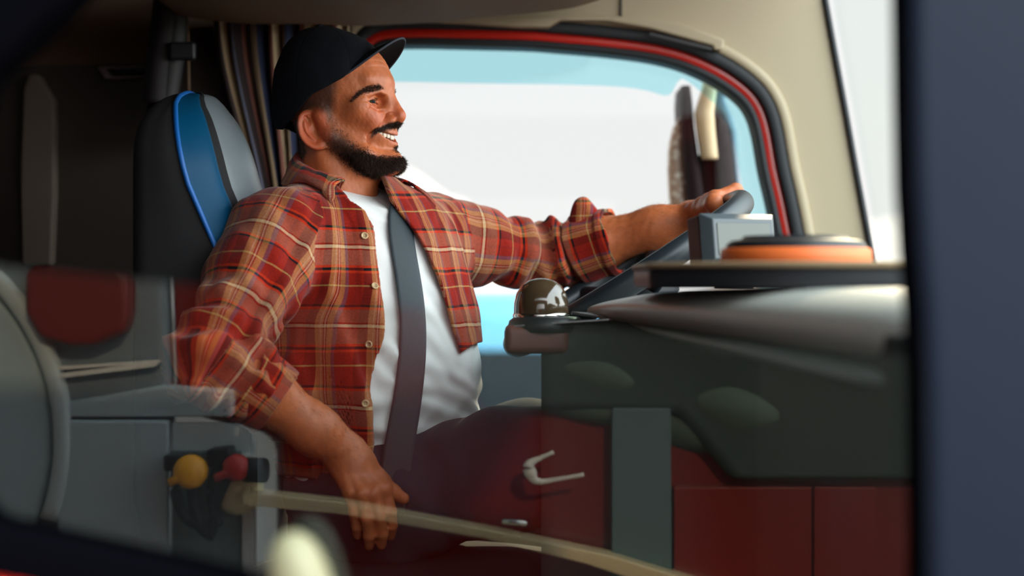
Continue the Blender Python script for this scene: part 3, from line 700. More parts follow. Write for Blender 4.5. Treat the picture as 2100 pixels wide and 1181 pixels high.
    # cab flank in red, with the door, handle, grab rail and mirrored grey panels
    rplate('cab_body', [(338, 470), (420, 430), (1900, 400), (2700, 420), (2700, 2400), (560, 2400), (556, 900), (352, 850)], .05, .25, rd, t, bevel=.03)
    rplate('upper_panel', [(965, 380), (2700, 380), (2700, 985), (1500, 985), (1390, 850), (985, 835)], .0, .045, mat('dark_teal_panel', srgb(52, 68, 68), .7, var=.2), t, bevel=.02)
    rplate('cab_door', [(1384, 1000), (1668, 1000), (1668, 2000), (1384, 2000)], .02, .06, rd, t, bevel=.003)
    rplate('cab_door_panel', [(1673, 1000), (1800, 1000), (1800, 2000), (1673, 2000)], .02, .06, rd, t, bevel=.003)
    rplate('step_panel', [(1255, 835), (1376, 835), (1380, 1700), (1255, 1700)], .0, .05, mat('slate_panel', srgb(86, 112, 118), .55, var=.1), t, bevel=.006)
    gg = mat('grey_green_standin', srgb(84, 104, 94), .8, bump=.3, scale=20, var=.25)  # made-up mass in place of the camera operator's mirrored figure
    f = lambda p: smin(smin(ell(p, R(1150, 760, .05), (.11, .05, .085)), ell(p, R(1420, 800, .06), (.20, .05, .11)), .08), ell(p, R(1560, 850, .06), (.13, .05, .06)), .08)+.012*wav(p, .09, 3)
    c = R(1400, 800, .05); V, F, n_ = sdf_mesh(f, (c.x-.5, c.y-.12, c.z-.25), (c.x+.5, c.y+.12, c.z+.25), .01); link('operator_standin', np_mesh('operator_standin', V, F), gg, t)
    # pale sloping skirt rail
    rplate('skirt_rail', [(505, 1000), (700, 1022), (1000, 1078), (1250, 1130), (1480, 1200), (1700, 1270), (1700, 1330), (1400, 1215), (1200, 1148), (1000, 1098), (700, 1046), (505, 1028)], -.06, .02, mat('pale_cream_rail', srgb(226, 206, 160), .35, var=.06), t, bevel=.004)
    # door handle: a bright bent bar
    pts = [R(u, v, -.03) for u, v in spline([np.array(q, float) for q in [(1135, 924), (1108, 936), (1086, 948), (1088, 968), (1104, 984), (1150, 978), (1196, 970)]], 6)]
    n = len(pts); tube('door_handle', pts, [.004+.009*math.exp(-((i/n-.45)/.18)**2) for i in range(n)], M['white'], t, n=10)
    tube('highlight_bar', [R(1030, 1066, -.02), R(1080, 1070, -.02)], .006, M['chrome'], t)  # added chrome bar standing in for a small cream highlight
    # wheel and chassis so that the truck stands on the ground
    for u in (-345, 2400):
        c = R(u, 905, .2); c.z = -.70
        lathe('wheel', [(.02, -.14), (.30, -.14), (.48, -.12), (.5, 0), (.48, .12), (.30, .14), (.02, .14)], c, M['rubber'], t, axis=(0, 1, 0), n=48)
    bm = bmesh.new(); box(bm, R(1000, 1500, .5)+Vector((0, 0, -.3)), (3.6, .5, .5)); obj('chassis', bm, M['dark'], t)
neighbour()
# ------------------------------------------------------------------ the driver
PSI = math.radians(16)                               # how far the face turns from the driving direction towards the camera
HO = PA(700, 220, 0)
HF = A(math.cos(PSI), -math.sin(PSI), 0); HL = A(math.sin(PSI), math.cos(PSI), 0); HU = A(0, 0, 1)
def h2w(V): V = np.asarray(V, float)/1000; return HO+V[..., 0:1]*HF+V[..., 1:2]*HL+V[..., 2:3]*HU
def w2h(V): d = (np.asarray(V, float)-HO)*1000; return np.stack([d @ HF, d @ HL, d @ HU], -1)
def hpx(sx, v, y):
    """local head point (mm) at lateral offset y that shows at image point (sx, v)"""
    s = (sx-700)*.82; return A((s-y*math.sin(PSI))/math.cos(PSI), y, (220-v)*.82)

EYE = A(60.5, 32.5, 3.5); ER = 12.2
def mouth(ay):
    q = np.clip(ay/33, 0, 1); xc = 96-.040*ay*ay; zm = -55+9*q*q; hm = 5.6*np.sqrt(np.clip(1-q**4, 0, 1)); return q, xc, zm, hm
def head_sdf(p):
    x, y, z = p; ay = np.abs(y); s = (x, ay, z)
    d = ell(p, (-14, 0, 30), (88, 76, 92))
    d = smin(d, ell(p, (36, 0, 38), (48, 60, 58)), 26)
    d = smin(d, ell(p, (30, 0, -28), (52, 59, 74)), 26)
    d = smin(d, ell(p, (46, 0, 10), (40, 52, 50)), 20)
    d = smin(d, chain(s, [(88, 9, -96), (54, 44, -84), (4, 60, -53), (-12, 64, -22)], [15, 16, 15, 14], 10), 18)
    d = smin(d, sph(p, (87, 0, -92), 19), 14)
    d = smin(d, ell(p, (50, 0, -96), (46, 42, 24)), 16)
    d = smin(d, ell(p, (72, 0, -50), (25, 34, 28)), 14)
    d = smin(d, sph(s, (50, 50, -8), 16), 22)
    d = smin(d, sph(s, (66, 37, -25), 15.5), 16)
    d = smin(d, cone(s, (80, 4, 40), (64, 47, 40), 8.5, 8), 14)
    sock = ell(s, (80, 34, 6), (15, 21, 11)); d = smax(d, -sock, 12)
    # nose
    n = cone(p, (79, 0, 29), (102, 0, -14), 8, 10); n = smin(n, sph(p, (102.5, 0, -18.5), 11), 6); n = smin(n, cone(s, (84, 6, 8), (91, 12.5, -20), 6.5, 8), 8)
    n = smin(n, ell(s, (89.5, 15, -25.5), (11, 7.8, 9)), 5); n = smin(n, cone(p, (100, 0, -27), (91, 0, -37), 5.5, 5), 6)
    d = smin(d, n, 9)
    d = smax(d, -ell(s, (96, 7.6, -34), (8, 3.8, 4.5)), 2.5)
    # eyelids round the ball, narrowed by the smile
    e = sph(s, EYE, ER+2.0); d = smin(d, e, 5)
    v = (ay-EYE[1])/15.5; op = np.maximum(np.abs(z-(EYE[2]+.6-1.4*v*v+.8*v))-3.5*np.clip(1-.8*v*v, 0, 1)*lip(x, EYE[0]-11, EYE[0]+1), EYE[0]-9-x)
    d = np.maximum(d, -np.maximum(op, sph(s, EYE, ER+7)))
    d = np.maximum(d, -sph(s, EYE, ER-.4)) if False else d
    # bags and creases
    def crease(pts, dep, w, gate): return dep*np.exp(-(seg2(ay, z, pts)/w)**2)*gate
    fr = lip(x, 15, 40)
    d = d+crease([(15, -15), (24, -22), (34, -36), (41.5, -50), (41, -62)], 3.4, 3.6, fr)
    d = d-crease([(27, -20), (37, -30), (47, -44), (48, -56)], 2.6, 6, fr)
    d = d+crease([(22, -3), (33, -6), (45, -1)], 1.5, 2.2, fr)+crease([(26, -9), (38, -11), (50, -5)], 1.1, 2.0, fr)
    d = d-crease([(24, -6), (36, -8.5), (47, -3)], .9, 2.2, fr)
    for a, b in (((49, 8), (60, 13)), ((50, 4), (62, 3)), ((49, 0), (59, -9))): d = d+crease([a, b], .8, 1.5, fr)
    d = d-crease([(22, 17.5), (34, 20), (46, 14)], 1.8, 3, fr)
    for zz in (62, 71, 80): d = d+.5*np.exp(-((z-zz-2*np.sin(ay*.08))/1.7)**2)*fr*lip(50-ay, 0, 20)
    # lips and the open smile
    q, xc, zm, hm = mouth(ay); on = lip(35-ay, 0, 6)
    up = np.sqrt((x-(xc-1))**2+((z-(zm+hm+2.6))*1.0)**2)-4.4*on; lo = np.sqrt((x-(xc-1.5))**2+((z-(zm-hm-4.0)))**2)-5.6*on
    d = smin(d, np.where(ay < 36, up, up+ay-36)*.8, 4); d = smin(d, np.where(ay < 36, lo, lo+ay-36)*.8, 4)
    cav = np.maximum(np.abs(z-zm)-hm, np.maximum(xc-15-x, ay-32)); d = np.maximum(d, -cav*.8)
    d = d+2.2*np.exp(-(((ay-37)/4)**2+((z+45)/5)**2))*fr
    # neck
    d = smin(d, cone(p, (-14, 0, -40), (-8, 0, -215), 58, 62), 20)
    d = smin(d, cone(p, (36, 0, -104), (22, 0, -215), 26, 34), 24)
    d = smin(d, cone(s, (-22, 58, -62), (36, 18, -205), 9, 10), 18)
    d = smin(d, sph(p, (47, 0, -140), 9), 14)
    # ear
    ea, eb = A(-.42, 0, .907), A(.907, 0, .42); dx, dz = x+21, z+43
    a = dx*ea[0]+dz*ea[2]; b = dx*eb[0]+dz*eb[2]; w = ay-(72-.55*b)
    rr = np.sqrt((a/32)**2+(b/np.where(b > 0, 22, 20))**2)+1e-6
    disc = np.sqrt(np.maximum((rr-1)*21, 0)**2+w*w)-2.6
    rim = np.sqrt(((rr-.93)*21)**2+(w-2.6)**2)-3.3+3*lip(b, 6, 18)*lip(10-a, 0, 20)
    er = smin(disc, rim, 2.5)
    bb = b-2; r2 = np.sqrt((a-3)**2/19**2+(bb)**2/11.5**2)+1e-6; anti = np.sqrt(((r2-1)*14)**2+(w-2.2)**2)-2.1+3*lip(bb, -2, 8); er = smin(er, anti, 2.5)
    er = smax(er, -ell((a, b, w), (-6, 5, 4.5), (15, 10, 6.4)), 3); er = smax(er, -ell((a, b, w), (17, -2, 4), (9, 3.2, 4)), 2.5)
    er = smin(er, ell((a, b, w), (-9, 15, 2.5), (6.5, 4.5, 4)), 3)
    er = smin(er, ell((a, b, w), (-27, 7, .5), (9, 9, 4.2)), 4)
    d = smin(d, er, 3.5)
    return d+.22*wav(p, 9, 1)

# --- skeleton
TF = A(.7071, -.7071, 0); TL = A(.7071, .7071, 0)
def tloc(p, c):
    q = (p[0]-c[0], p[1]-c[1], p[2]-c[2]); return (q[0]*TL[0]+q[1]*TL[1], q[0]*TF[0]+q[1]*TF[1], q[2])
RS, RE, RW = PA(556, 496, -.15), PA(436, 733, -.31), PA(716, 932, -.245)
LS, LE, LW = PA(884, 494, .15), PA(1130, 528, .27), PA(1418, 446, .19)
CH, BE, PE, UC = PA(746, 612, 0), PA(800, 790, -.005), PA(795, 985, 0), PA(735, 512, .01)
Z0 = A(0, 0, 0)
def torso(p):
    d = ell(tloc(p, CH), Z0, (.180, .138, .18))
    d = smin(d, ell(tloc(p, BE-A(.026, 0, 0)), Z0, (.186, .164, .17)), .07)
    d = smin(d, ell(tloc(p, PE), Z0, (.178, .135, .125)), .06)
    d = smin(d, ell(tloc(p, UC), Z0, (.160, .100, .085)), .06)
    d = smin(d, cone(p, PA(714, 478, -.012), PA(696, 398, 0), .074, .064), .045)
    tl = PA(690, 446, .010); tf = PA(700, 452, .03)
    d = smin(d, cone(p, RS+A(.02, .01, -.005), tl, .062, .052), .05); d = smin(d, cone(p, LS+A(-.02, -.01, -.0), tf, .060, .050), .05)
    return d
def arm_r(p): return chain(p, [RS, RE], [.058, .047], .03)
def hand_right(p):
    w = RW; d = None
    K = [PA(788, 1004, -.262), PA(767, 1012, -.276), PA(742, 1014, -.280), PA(719, 1010, -.276)]
    pal = None
    for i, k in enumerate(K):
        e = cone(p, w+A(.012, -.004, -.02)*(1-i/3)+A(-.016, -.006, -.014)*(i/3), k, .017, .0125); pal = e if pal is None else smin(pal, e, .012)
    d = pal
    f1 = [(800, 1048, -.262), (778, 1060, -.278), (752, 1063, -.282), (726, 1052, -.277)]
    f2 = [(803, 1078, -.250), (783, 1094, -.264), (757, 1098, -.268), (731, 1080, -.264)]
    f3 = [(800, 1098, -.236), (782, 1116, -.250), (757, 1119, -.254), (733, 1098, -.250)]
    for i in range(4):
        c = [K[i], PA(*f1[i]), PA(*f2[i]), PA(*f3[i])]; s = (1, 1.03, .98, .86)[i]
        d = smin(d, chain(p, c, [.0118*s, .0100*s, .0090*s, .0078*s], .004), .005)
        d = smin(d, sph(p, K[i]+A(0, -.002, .002), .0125*s), .006)
    th = [w+A(.022, .004, -.012), PA(778, 985, -.238), PA(806, 1010, -.228), PA(828, 1022, -.226)]
    d = smin(d, chain(p, th, [.018, .0150, .0112, .0090], .008), .010)
    for i, k in enumerate(K): d = smin(d, cone(p, w+A(.01-.008*i, -.018, -.006), k+A(0, -.009, .003), .0035, .0035), .006)      # tendons
    return d
def forearm_r(p):
    m = RE+(RW-RE)*.32
    d = chain(p, [RE, m, RE+(RW-RE)*.75, RW], [.045, .0465, .034, .0285], .03)
    d = smin(d, cone(p, RW+A(-.006, 0, .004), RW+A(.012, -.006, -.016), .026, .024), .02)
    d = smin(d, sph(p, RW+A(-.012, -.020, .006), .010), .012)
    return d
WTOP = WC+WD1*WR                                      # upper end of the steering wheel
def rimpt(deg): d = WD1*math.cos(math.radians(deg))+WD2*math.sin(math.radians(deg)); return np.array(WC+d*WR, np.float32), np.array(d, np.float32)
def hand_left(p):
    d = None; n = np.array(WN, np.float32); K = []
    degs = [19, 25.5, 32, 38.5]
    w = LW
    for i, a in enumerate(degs):
        c, r = rimpt(a); s = (1, 1.03, .98, .86)[i]
        k = c+n*.0235-r*.015; K.append(k)
        pip = c+n*.018+r*.028; dip = c-n*.012+r*.031; tip = c-n*.029+r*.010
        e = chain(p, [k, pip, dip, tip], [.0118*s, .0102*s, .0092*s, .0080*s], .004); e = smin(e, sph(p, k+n*.001, .0122*s), .006)
        e = smin(e, cone(p, w+(K[0]-w)*0+A(.004, -.012+.010*i, .006), k, .017, .0125), .010)
        d = e if d is None else smin(d, e, .006)
    c, r = rimpt(13)
    th = [w+A(.012, -.018, .0), c-r*.030+n*.020, c-r*.032-n*.004, c-r*.016-n*.026]
    d = smin(d, chain(p, th, [.018, .0140, .0112, .0092], .008), .012)
    return d
def forearm_l(p):
    m = LE+(LW-LE)*.3
    d = chain(p, [LE, m, LE+(LW-LE)*.75, LW], [.044, .0465, .034, .028], .03)
    return smin(d, sph(p, LW+A(-.006, .012, .014), .012), .014)
def body_sdf(p):
    d = torso(p)+.026
    d = smin(d, arm_r(p), .04); d = smin(d, forearm_r(p), .02); d = smin(d, hand_right(p), .014)
    d = smin(d, chain(p, [LS, LE], [.056, .046], .03), .04); d = smin(d, forearm_l(p), .02); d = smin(d, hand_left(p), .014)
    for sg, hp, kn, an in LEGS: d = smin(d, chain(p, [hp, kn, an], [.072, .052, .036], .03), .03)
    return d+.0006*wav(p, .016, 5)
HIPR, HIPL = PA(800, 1012, -.095), PA(860, 996, .10)
KNR, KNL = PA(1345, 905, -.15), PA(1330, 876, .17)
ANR, ANL = KNR+A(.06, -.01, -.47), KNL+A(.10, .02, -.46)
LEGS = [(-1, HIPR, KNR, ANR), (1, HIPL, KNL, ANL)]

driver = empty('person', (PE[0], PE[1], .52), 'bearded person in black cap and red plaid shirt driving with one hand on the wheel', 'person')

# --- skin
def skin_mat():
    m, nt, b, N, L = nodes('skin')
    at = N('ShaderNodeAttribute'); at.attribute_name = 'tint'
    tc = N('ShaderNodeTexCoord'); n = N('ShaderNodeTexNoise'); n.inputs['Scale'].default_value = 260; n.inputs['Detail'].default_value = 6; L(tc.outputs['Object'], n.inputs['Vector'])
    n2 = N('ShaderNodeTexNoise'); n2.inputs['Scale'].default_value = 45; n2.inputs['Detail'].default_value = 5; L(tc.outputs['Object'], n2.inputs['Vector'])
    mr = N('ShaderNodeMapRange'); L(n2.outputs[0], mr.inputs[0]); mr.inputs[1].default_value = .3; mr.inputs[2].default_value = .7; mr.inputs[3].default_value = .86; mr.inputs[4].default_value = 1.12
    mx = N('ShaderNodeVectorMath'); mx.operation = 'MULTIPLY'; L(at.outputs['Color'], mx.inputs[0]); L(mr.outputs[0], mx.inputs[1]); L(mx.outputs[0], b.inputs['Base Color'])
    b.inputs['Roughness'].default_value = .48; b.inputs['Specular IOR Level'].default_value = .4
    b.inputs['Subsurface Weight'].default_value = .18; b.inputs['Subsurface Radius'].default_value = (1, .32, .15); b.inputs['Subsurface Scale'].default_value = .006
    bp = N('ShaderNodeBump'); bp.inputs['Strength'].default_value = .35; bp.inputs['Distance'].default_value = .0012; L(n.outputs[0], bp.inputs['Height']); L(bp.outputs[0], b.inputs['Normal'])
    return m
SKIN = skin_mat()
SK = np.array(srgb(184, 103, 62)[:3]); HAIRC = np.array(srgb(48, 33, 26)[:3])

def inpoly(x, y, poly):
    r = np.zeros(x.shape, bool); n = len(poly)
    for i in range(n):
        x0, y0 = poly[i]; x1, y1 = poly[(i+1) % n]; c = ((y0 > y) != (y1 > y)) & (x < (x1-x0)*(y-y0)/(y1-y0+1e-9)+x0); r ^= c
    return r
def polydist(x, y, poly): d = seg2(x, y, list(poly)+[poly[0]]); return np.where(inpoly(x, y, poly), d, -d)
BEARD = [(674, 225), (700, 240), (722, 268), (745, 292), (764, 304), (775, 318), (797, 324), (814, 317), (830, 320), (836, 332), (826, 345), (805, 356), (772, 366), (738, 360), (700, 345), (674, 330), (660, 306), (664, 270)]
MUST = [(762, 290), (764, 279), (775, 268), (800, 256), (818, 251), (832, 254), (830, 263), (812, 268), (798, 272), (784, 278), (773, 286), (768, 292)]
SOUL = [(804, 312), (812, 300), (824, 296), (824, 312), (816, 318)]
FADE = [(590, 270), (592, 225), (606, 196), (636, 148), (690, 140), (710, 178), (705, 215), (700, 255), (690, 268), (672, 270), (668, 250), (650, 244), (618, 248), (610, 256), (606, 282), (616, 312), (604, 318), (596, 295)]
BROW = [(726, 216), (736, 205), (748, 194), (764, 185), (786, 180), (794, 189), (776, 195), (755, 201), (742, 210), (730, 220)]
NAPE = [(585, 250), (625, 236), (630, 290), (640, 316), (626, 338), (598, 330)]
def nearpx(Vh):
    """near-side image position of local head points, mirrored so that both sides of the face share it"""
    ay = np.abs(Vh[:, 1]); s = Vh[:, 0]*math.cos(PSI)-ay*math.sin(PSI); return 700+s/.82, 220-Vh[:, 2]/.82
def hair_mask(Vh):
    u, v = nearpx(Vh); f = lambda q, w: lip(polydist(u, v, q), 0, w)
    ok = (Vh[:, 0] > -25) | (Vh[:, 2] > -50)
    b = np.maximum(np.maximum(f(BEARD, 34)*(.66+.34*lip(v, 255, 310)), f(MUST, 5)), f(SOUL, 5)*.8)
    return b, np.maximum(f(FADE, 24), f(NAPE, 10)*(Vh[:, 0] < -18))

# head + body in one mesh
Vh, Fh, Nh = sdf_mesh(head_sdf, (-112, -105, -208), (122, 105, 130), 1.45, slack=1.6)
bm_, fm_ = hair_mask(Vh)
ch = np.tile(SK, (len(Vh), 1))
ay = np.abs(Vh[:, 1]); q_, xc_, zm_, hm_ = mouth(ay)
lipm = np.exp(-((np.sqrt((Vh[:, 0]-xc_)**2+(Vh[:, 2]-zm_)**2)/9.5)**4))*(ay < 33); cav = (np.abs(Vh[:, 2]-zm_) < hm_+.4)*(Vh[:, 0] < xc_-3)*(Vh[:, 0] > xc_-19)*(ay < 33)
ch = ch*(1-.75*lipm[:, None])+np.array(srgb(176, 84, 66)[:3])*.75*lipm[:, None]
red = np.exp(-((np.sqrt((Vh[:, 0]-70)**2+(ay-38)**2+(Vh[:, 2]+22)**2)/22)**2))+np.exp(-((np.sqrt((Vh[:, 0]-102)**2+ay**2+(Vh[:, 2]+14)**2)/16)**2))+.9*(ay > 74)
ch = ch*(1-.32*red[:, None]*np.array([0, 1, 1])*.9)
mk = np.clip(np.maximum(bm_*.92, fm_*.88), 0, 1); mk = mk*(1-.9*lipm)
ch = ch*(1-mk[:, None])+HAIRC*mk[:, None]
ch[cav > 0] = np.array(srgb(70, 18, 16)[:3])
wl = [(-.62, -.42, .4), (.42, .42, 1.3)]
Vb, Fb, Nb = sdf_mesh(body_sdf, (-.62, -.46, .05), (.62, .46, 1.26), .0032, slack=1.5)
cb = np.tile(SK*np.array([.98, .96, .95]), (len(Vb), 1))
Vw = h2w(Vh); keep = Vw[Fh].mean(1)
me = np_mesh('body', np.concatenate([Vw, Vb]), np.concatenate([Fh, Fb+len(Vh)]), col=np.concatenate([ch, cb]))
link('body', me, SKIN, driver)

# --- eyes, teeth
def eye(sg):
    bm = bmesh.new(); bmesh.ops.create_uvsphere(bm, u_segments=40, v_segments=24, radius=ER/1000*.99)
    m, nt, b, N, L = nodes('eye_%d' % sg); tc = N('ShaderNodeTexCoord'); vm = N('ShaderNodeVectorMath'); vm.operation = 'DISTANCE'; L(tc.outputs['Object'], vm.inputs[0])
    gaze = (HF*.86+HU*.0-HL*.46); gaze = gaze/np.linalg.norm(gaze); vm.inputs[1].default_value = tuple(gaze*ER/1000)
    cr = N('ShaderNodeValToRGB'); mr = N('ShaderNodeMath'); mr.operation = 'MULTIPLY'; mr.inputs[1].default_value = 100; L(vm.outputs['Value'], mr.inputs[0]); L(mr.outputs[0], cr.inputs[0])
    st = [(0, (8, 8, 8)), (.30, (8, 7, 6)), (.34, (56, 48, 32)), (.56, (34, 30, 22)), (.62, (20, 17, 14)), (.66, (150, 128, 114)), (1, (140, 108, 96))]
    setramp(cr, st)
    L(cr.outputs[0], b.inputs['Base Color']); b.inputs['Roughness'].default_value = .3; b.inputs['Specular IOR Level'].default_value = .04
    o = obj('eye', bm, m, driver, smooth=True); o.location = Vector(h2w(EYE*A(1, sg, 1)))
for sg in (-1, 1): eye(sg)
def teeth():
    bm = bmesh.new(); sides = []
    for sg in (-1, 1):
        y = 3.6
        for i in range(6):
            sl = -.056*y; x = 90.5-.028*y*y; sides.append((x, sg*y, math.atan(sl)*sg, i)); y += (7.6 if i == 0 else 6.6)/math.sqrt(1+sl*sl)
    for x, yy, an, i in sides:
        q, xc, zm, hm = mouth(np.float32(abs(yy))); hgt = (6.8, 6.0, 6.4, 5.6, 5.2, 5)[i]; z = zm+4.2+(0 if i == 0 else .4)
        mt = Matrix.Translation(Vector(h2w(A(x, yy, z)))) @ Matrix(((HF[0], HL[0], 0, 0), (HF[1], HL[1], 0, 0), (0, 0, 1, 0), (0, 0, 0, 1))) @ Matrix.Rotation(-an, 4, 'Z')
        r = bmesh.ops.create_uvsphere(bm, u_segments=14, v_segments=10, radius=1)
        for v in r['verts']:
            c = v.co; c = Vector([math.copysign(abs(t)**.6, t) for t in c]); v.co = mt @ Vector((c.x*.0026, c.y*(.0039 if i == 0 else .0034), c.z*hgt/1000*.95))
    obj('teeth', bm, mat('tooth_enamel', srgb(236, 224, 204), .22, var=.03), driver, smooth=True)
teeth()

# --- hair strands
def strands(name, V, N, n, dens, length, direc, material, parent, width=.00028, jitter=.35, segs=3, seed=1, posj=.0007):
    direc = np.broadcast_to(direc, V.shape); r = np.random.default_rng(seed); p = dens/dens.sum(); idx = r.choice(len(V), n, p=p)
    ln = length[idx]*r.uniform(.55, 1.1, n); d = direc[idx]+r.normal(size=(n, 3))*jitter; d /= np.linalg.norm(d, axis=1)[:, None]
    b = V[idx]+r.normal(size=(n, 3))*posj-N[idx]*.0008; nn = N[idx]
    side = np.cross(d, np.array([0, 1, 0])+r.normal(size=(n, 3))*.7); side /= np.linalg.norm(side, axis=1)[:, None]+1e-9
    droop = r.normal(size=(n, 3))*.12
    vs = []
    for k in range(segs+1):
        t = k/segs; c = b+d*(ln*t)[:, None]*(1-.15*t)+droop*(ln*t*t)[:, None]-nn*(ln*t*t*.22)[:, None]; w = width*(1-.75*t)
        vs += [c-side*w, c+side*w]
    VV = np.stack(vs, 1).reshape(-1, 3); base = np.arange(n)[:, None]*(2*segs+2)
    F = np.concatenate([base+np.array([2*k, 2*k+1, 2*k+3, 2*k+2]) for k in range(segs)]); return link(name, np_mesh(name, VV, F), material, parent)
HAIRM = mat('dark_brown_hair', tuple(HAIRC)+(1,), .65, var=.35, spec=.25)
NW = Nh @ np.stack([HF, HL, HU]); ND = NW
u_, v_ = nearpx(Vh); side_ok = Vh[:, 0] > -30
bd = polydist(u_, v_, BEARD); bdens = lip(bd, -2, 24)*side_ok*(1-lipm)*(.30+.70*lip(u_, 685, 755))*(.35+.65*lip(v_, 250, 310))+.9*lip(polydist(u_, v_, [(700, 318), (740, 316), (775, 322), (815, 322), (836, 325), (836, 345), (772, 368), (738, 360), (700, 345)]), -2, 6)*side_ok*(1-lipm)
blen = (.0020+.0106*lip(u_, 700, 775)*lip(v_, 300, 330)+.003*lip(bd, 4, 16))
down = -HU*.75+HF*.25
dirB = NW*.8+down
strands('beard', Vw, NW, 30000, np.maximum(bdens, 0)+1e-12, blen, dirB, HAIRM, driver, .00022, .32, seed=2)
md = lip(polydist(u_, v_, MUST), -.5, 4)*(Vh[:, 0] > 40)*(1-cav)*(Vh[:, 2] > zm_+hm_+.8)
lat = np.sign(Vh[:, 1])[:, None]*HL
strands('moustache', Vw, NW, 3600, md+1e-12, np.full(len(Vw), .0075), NW*.45-HU*.65+lat*.6-HF*.1, HAIRM, driver, .00026, .25, seed=3)
sd = lip(polydist(u_, v_, SOUL), -.5, 4)*(Vh[:, 0] > 60)*(1-cav)
strands('soul_patch', Vw, NW, 500, sd+1e-12, np.full(len(Vw), .006), NW*.5-HU*.8, HAIRM, driver, .00025, .25, seed=4)
fd = np.maximum(lip(polydist(u_, v_, FADE), -3, 18), lip(polydist(u_, v_, NAPE), -1, 8)*(Vh[:, 0] < -18))*(np.abs(Vh[:, 1]) < 72)
strands('hair', Vw, NW, 14000, fd+1e-12, np.full(len(Vw), .0030), NW*.5-HU*.6-HF*.5, HAIRM, driver, .00022, .25, seed=5)
for sg in (-1, 1):
    ed = lip(polydist(u_, v_, BROW), -.6, 2.5)*(Vh[:, 1]*sg > 8)*(Vh[:, 0] > 35)
    strands('eyebrow', Vw, NW, 1700, ed+1e-12, np.full(len(Vw), .0075), NW*.35-HF*.2+sg*HL*.5+HU*.05, HAIRM, driver, .00028, .2, seed=6)
    ld = np.exp(-((np.sqrt((Vh[:, 0]-EYE[0]-9)**2+(Vh[:, 1]*sg-EYE[1])**2*.25+(Vh[:, 2]-EYE[2]-3.6)**2)/2.6)**4))*(Vh[:, 1]*sg > 0)
    strands('eyelash', Vw, NW, 130, ld+1e-12, np.full(len(Vw), .007), HF*.9+sg*HL*.15+HU*.15-HU*.1, HAIRM, driver, .0002, .12, seed=7)
# fine hair on the bare forearms
fr_ = np.clip(((Vb-RE) @ (RW-RE))/((RW-RE) @ (RW-RE)), -1, 2); dr_ = np.linalg.norm(Vb-(RE+fr_[:, None]*(RW-RE)), axis=1)
fl_ = np.clip(((Vb-LE) @ (LW-LE))/((LW-LE) @ (LW-LE)), -1, 2); dl_ = np.linalg.norm(Vb-(LE+fl_[:, None]*(LW-LE)), axis=1)
ad = ((fr_ > .40) & (fr_ < 1.02) & (dr_ < .06))*1.0; al = ((fl_ > .40) & (fl_ < 1.05) & (dl_ < .06))*1.0
tb = torso(tuple(Vb.astype(np.float32).T)) > .035; ad = ad*tb; al = al*tb
adir = np.where(ad[:, None] > 0, (RW-RE)/np.linalg.norm(RW-RE), (LW-LE)/np.linalg.norm(LW-LE))
strands('arm_hair', Vb, Nb, 7000, ad+al+1e-12, np.full(len(Vb), .010), adir*.9+Nb*.30-HU*.3, mat('light_brown_hair', srgb(84, 54, 34), .4, var=.2), driver, .00014, .25, seed=8, posj=.0016)

# --- cap
CAPF = [(-122, -24), (-113, -30), (-100, -38), (-84, -40), (-62, -24), (-47, -11), (-20, 15), (5, 27), (30, 41), (48, 58), (62, 80), (75, 95), (120, 120)]
def cap_edge(x): return np.interp(x, [c[0] for c in CAPF], [c[1] for c in CAPF])
def crown_solid(p):
    x, y, z = p
    d = ell(p, (-22, 0, 34), (93, 84, 99))
    d = smin(d, ell(p, (-42, 0, 60), (62, 70, 72)), 22)
    d = smin(d, ell(p, (18, 0, 52), (54, 66, 60)), 20)
    d = smin(d, ell(p, (-60, 0, -10), (58, 66, 70)), 24)
    for a in (0, 60, 120):                                            # six panels meet in seams
        a = math.radians(a+18); sd_ = np.abs((x+32)*math.sin(a)-y*math.cos(a)); d = d+.55*np.exp(-(sd_/1.3)**2)*lip(z, 10, 40)
    return d+1.1*wav(p, 70, 9)+.5*wav(p, 28, 10)
def crown_sdf(p):
    d = crown_solid(p); e = cap_edge(p[0])-p[2]
    return np.maximum(np.maximum(d, -(d+3.2)), e*.6)
capm = mat('black_navy_cotton', srgb(9, 12, 19), .85, bump=.35, scale=1400, var=.12, spec=.2)
Vc, Fc, Nc = sdf_mesh(crown_sdf, (-125, -100, -70), (90, 100, 145), 1.8, slack=1.8)
capo = link('cap', np_mesh('cap', h2w(Vc), Fc), capm, driver)
def brim():
    rows_t = []; ns, nr = 41, 18
    def pt(s, r):
        a = s*math.radians(78); bx_, by = 54*math.cos(a)**.8*1.0-2, 67*math.sin(a)
        L_ = 58*max(0., math.cos(s*PI/2))**.75
        x = bx_+L_*r*(.93+.07*math.cos(a)); y = by*(1+.06*r)
        zc = 88+.47*(x-52)-3.5*(r*r)*1.0
        z = zc-.0058*y*y-4*abs(s)**4-2.5*abs(s)**3*6*0
        return A(x, y, z)
    top = [[pt(s, r) for s in np.linspace(-1, 1, ns)] for r in np.linspace(-.06, 1, nr)]
    o = grid_obj('brim', [[Vector(h2w(q)) for q in r] for r in top], capm, capo, thick=.0032)
    o2 = tube('brim_edge', [Vector(h2w(q)) for q in top[-1]], .0021, mat('navy_binding', srgb(30, 36, 48), .7), capo, n=8)
brim()
lathe('cap_button', [(.0005, .004), (.005, .003), (.0065, 0), (.006, -.003)], Vector(h2w(A(-40, 0, 137))), capm, capo, axis=(-.2, 0, 1), n=16)
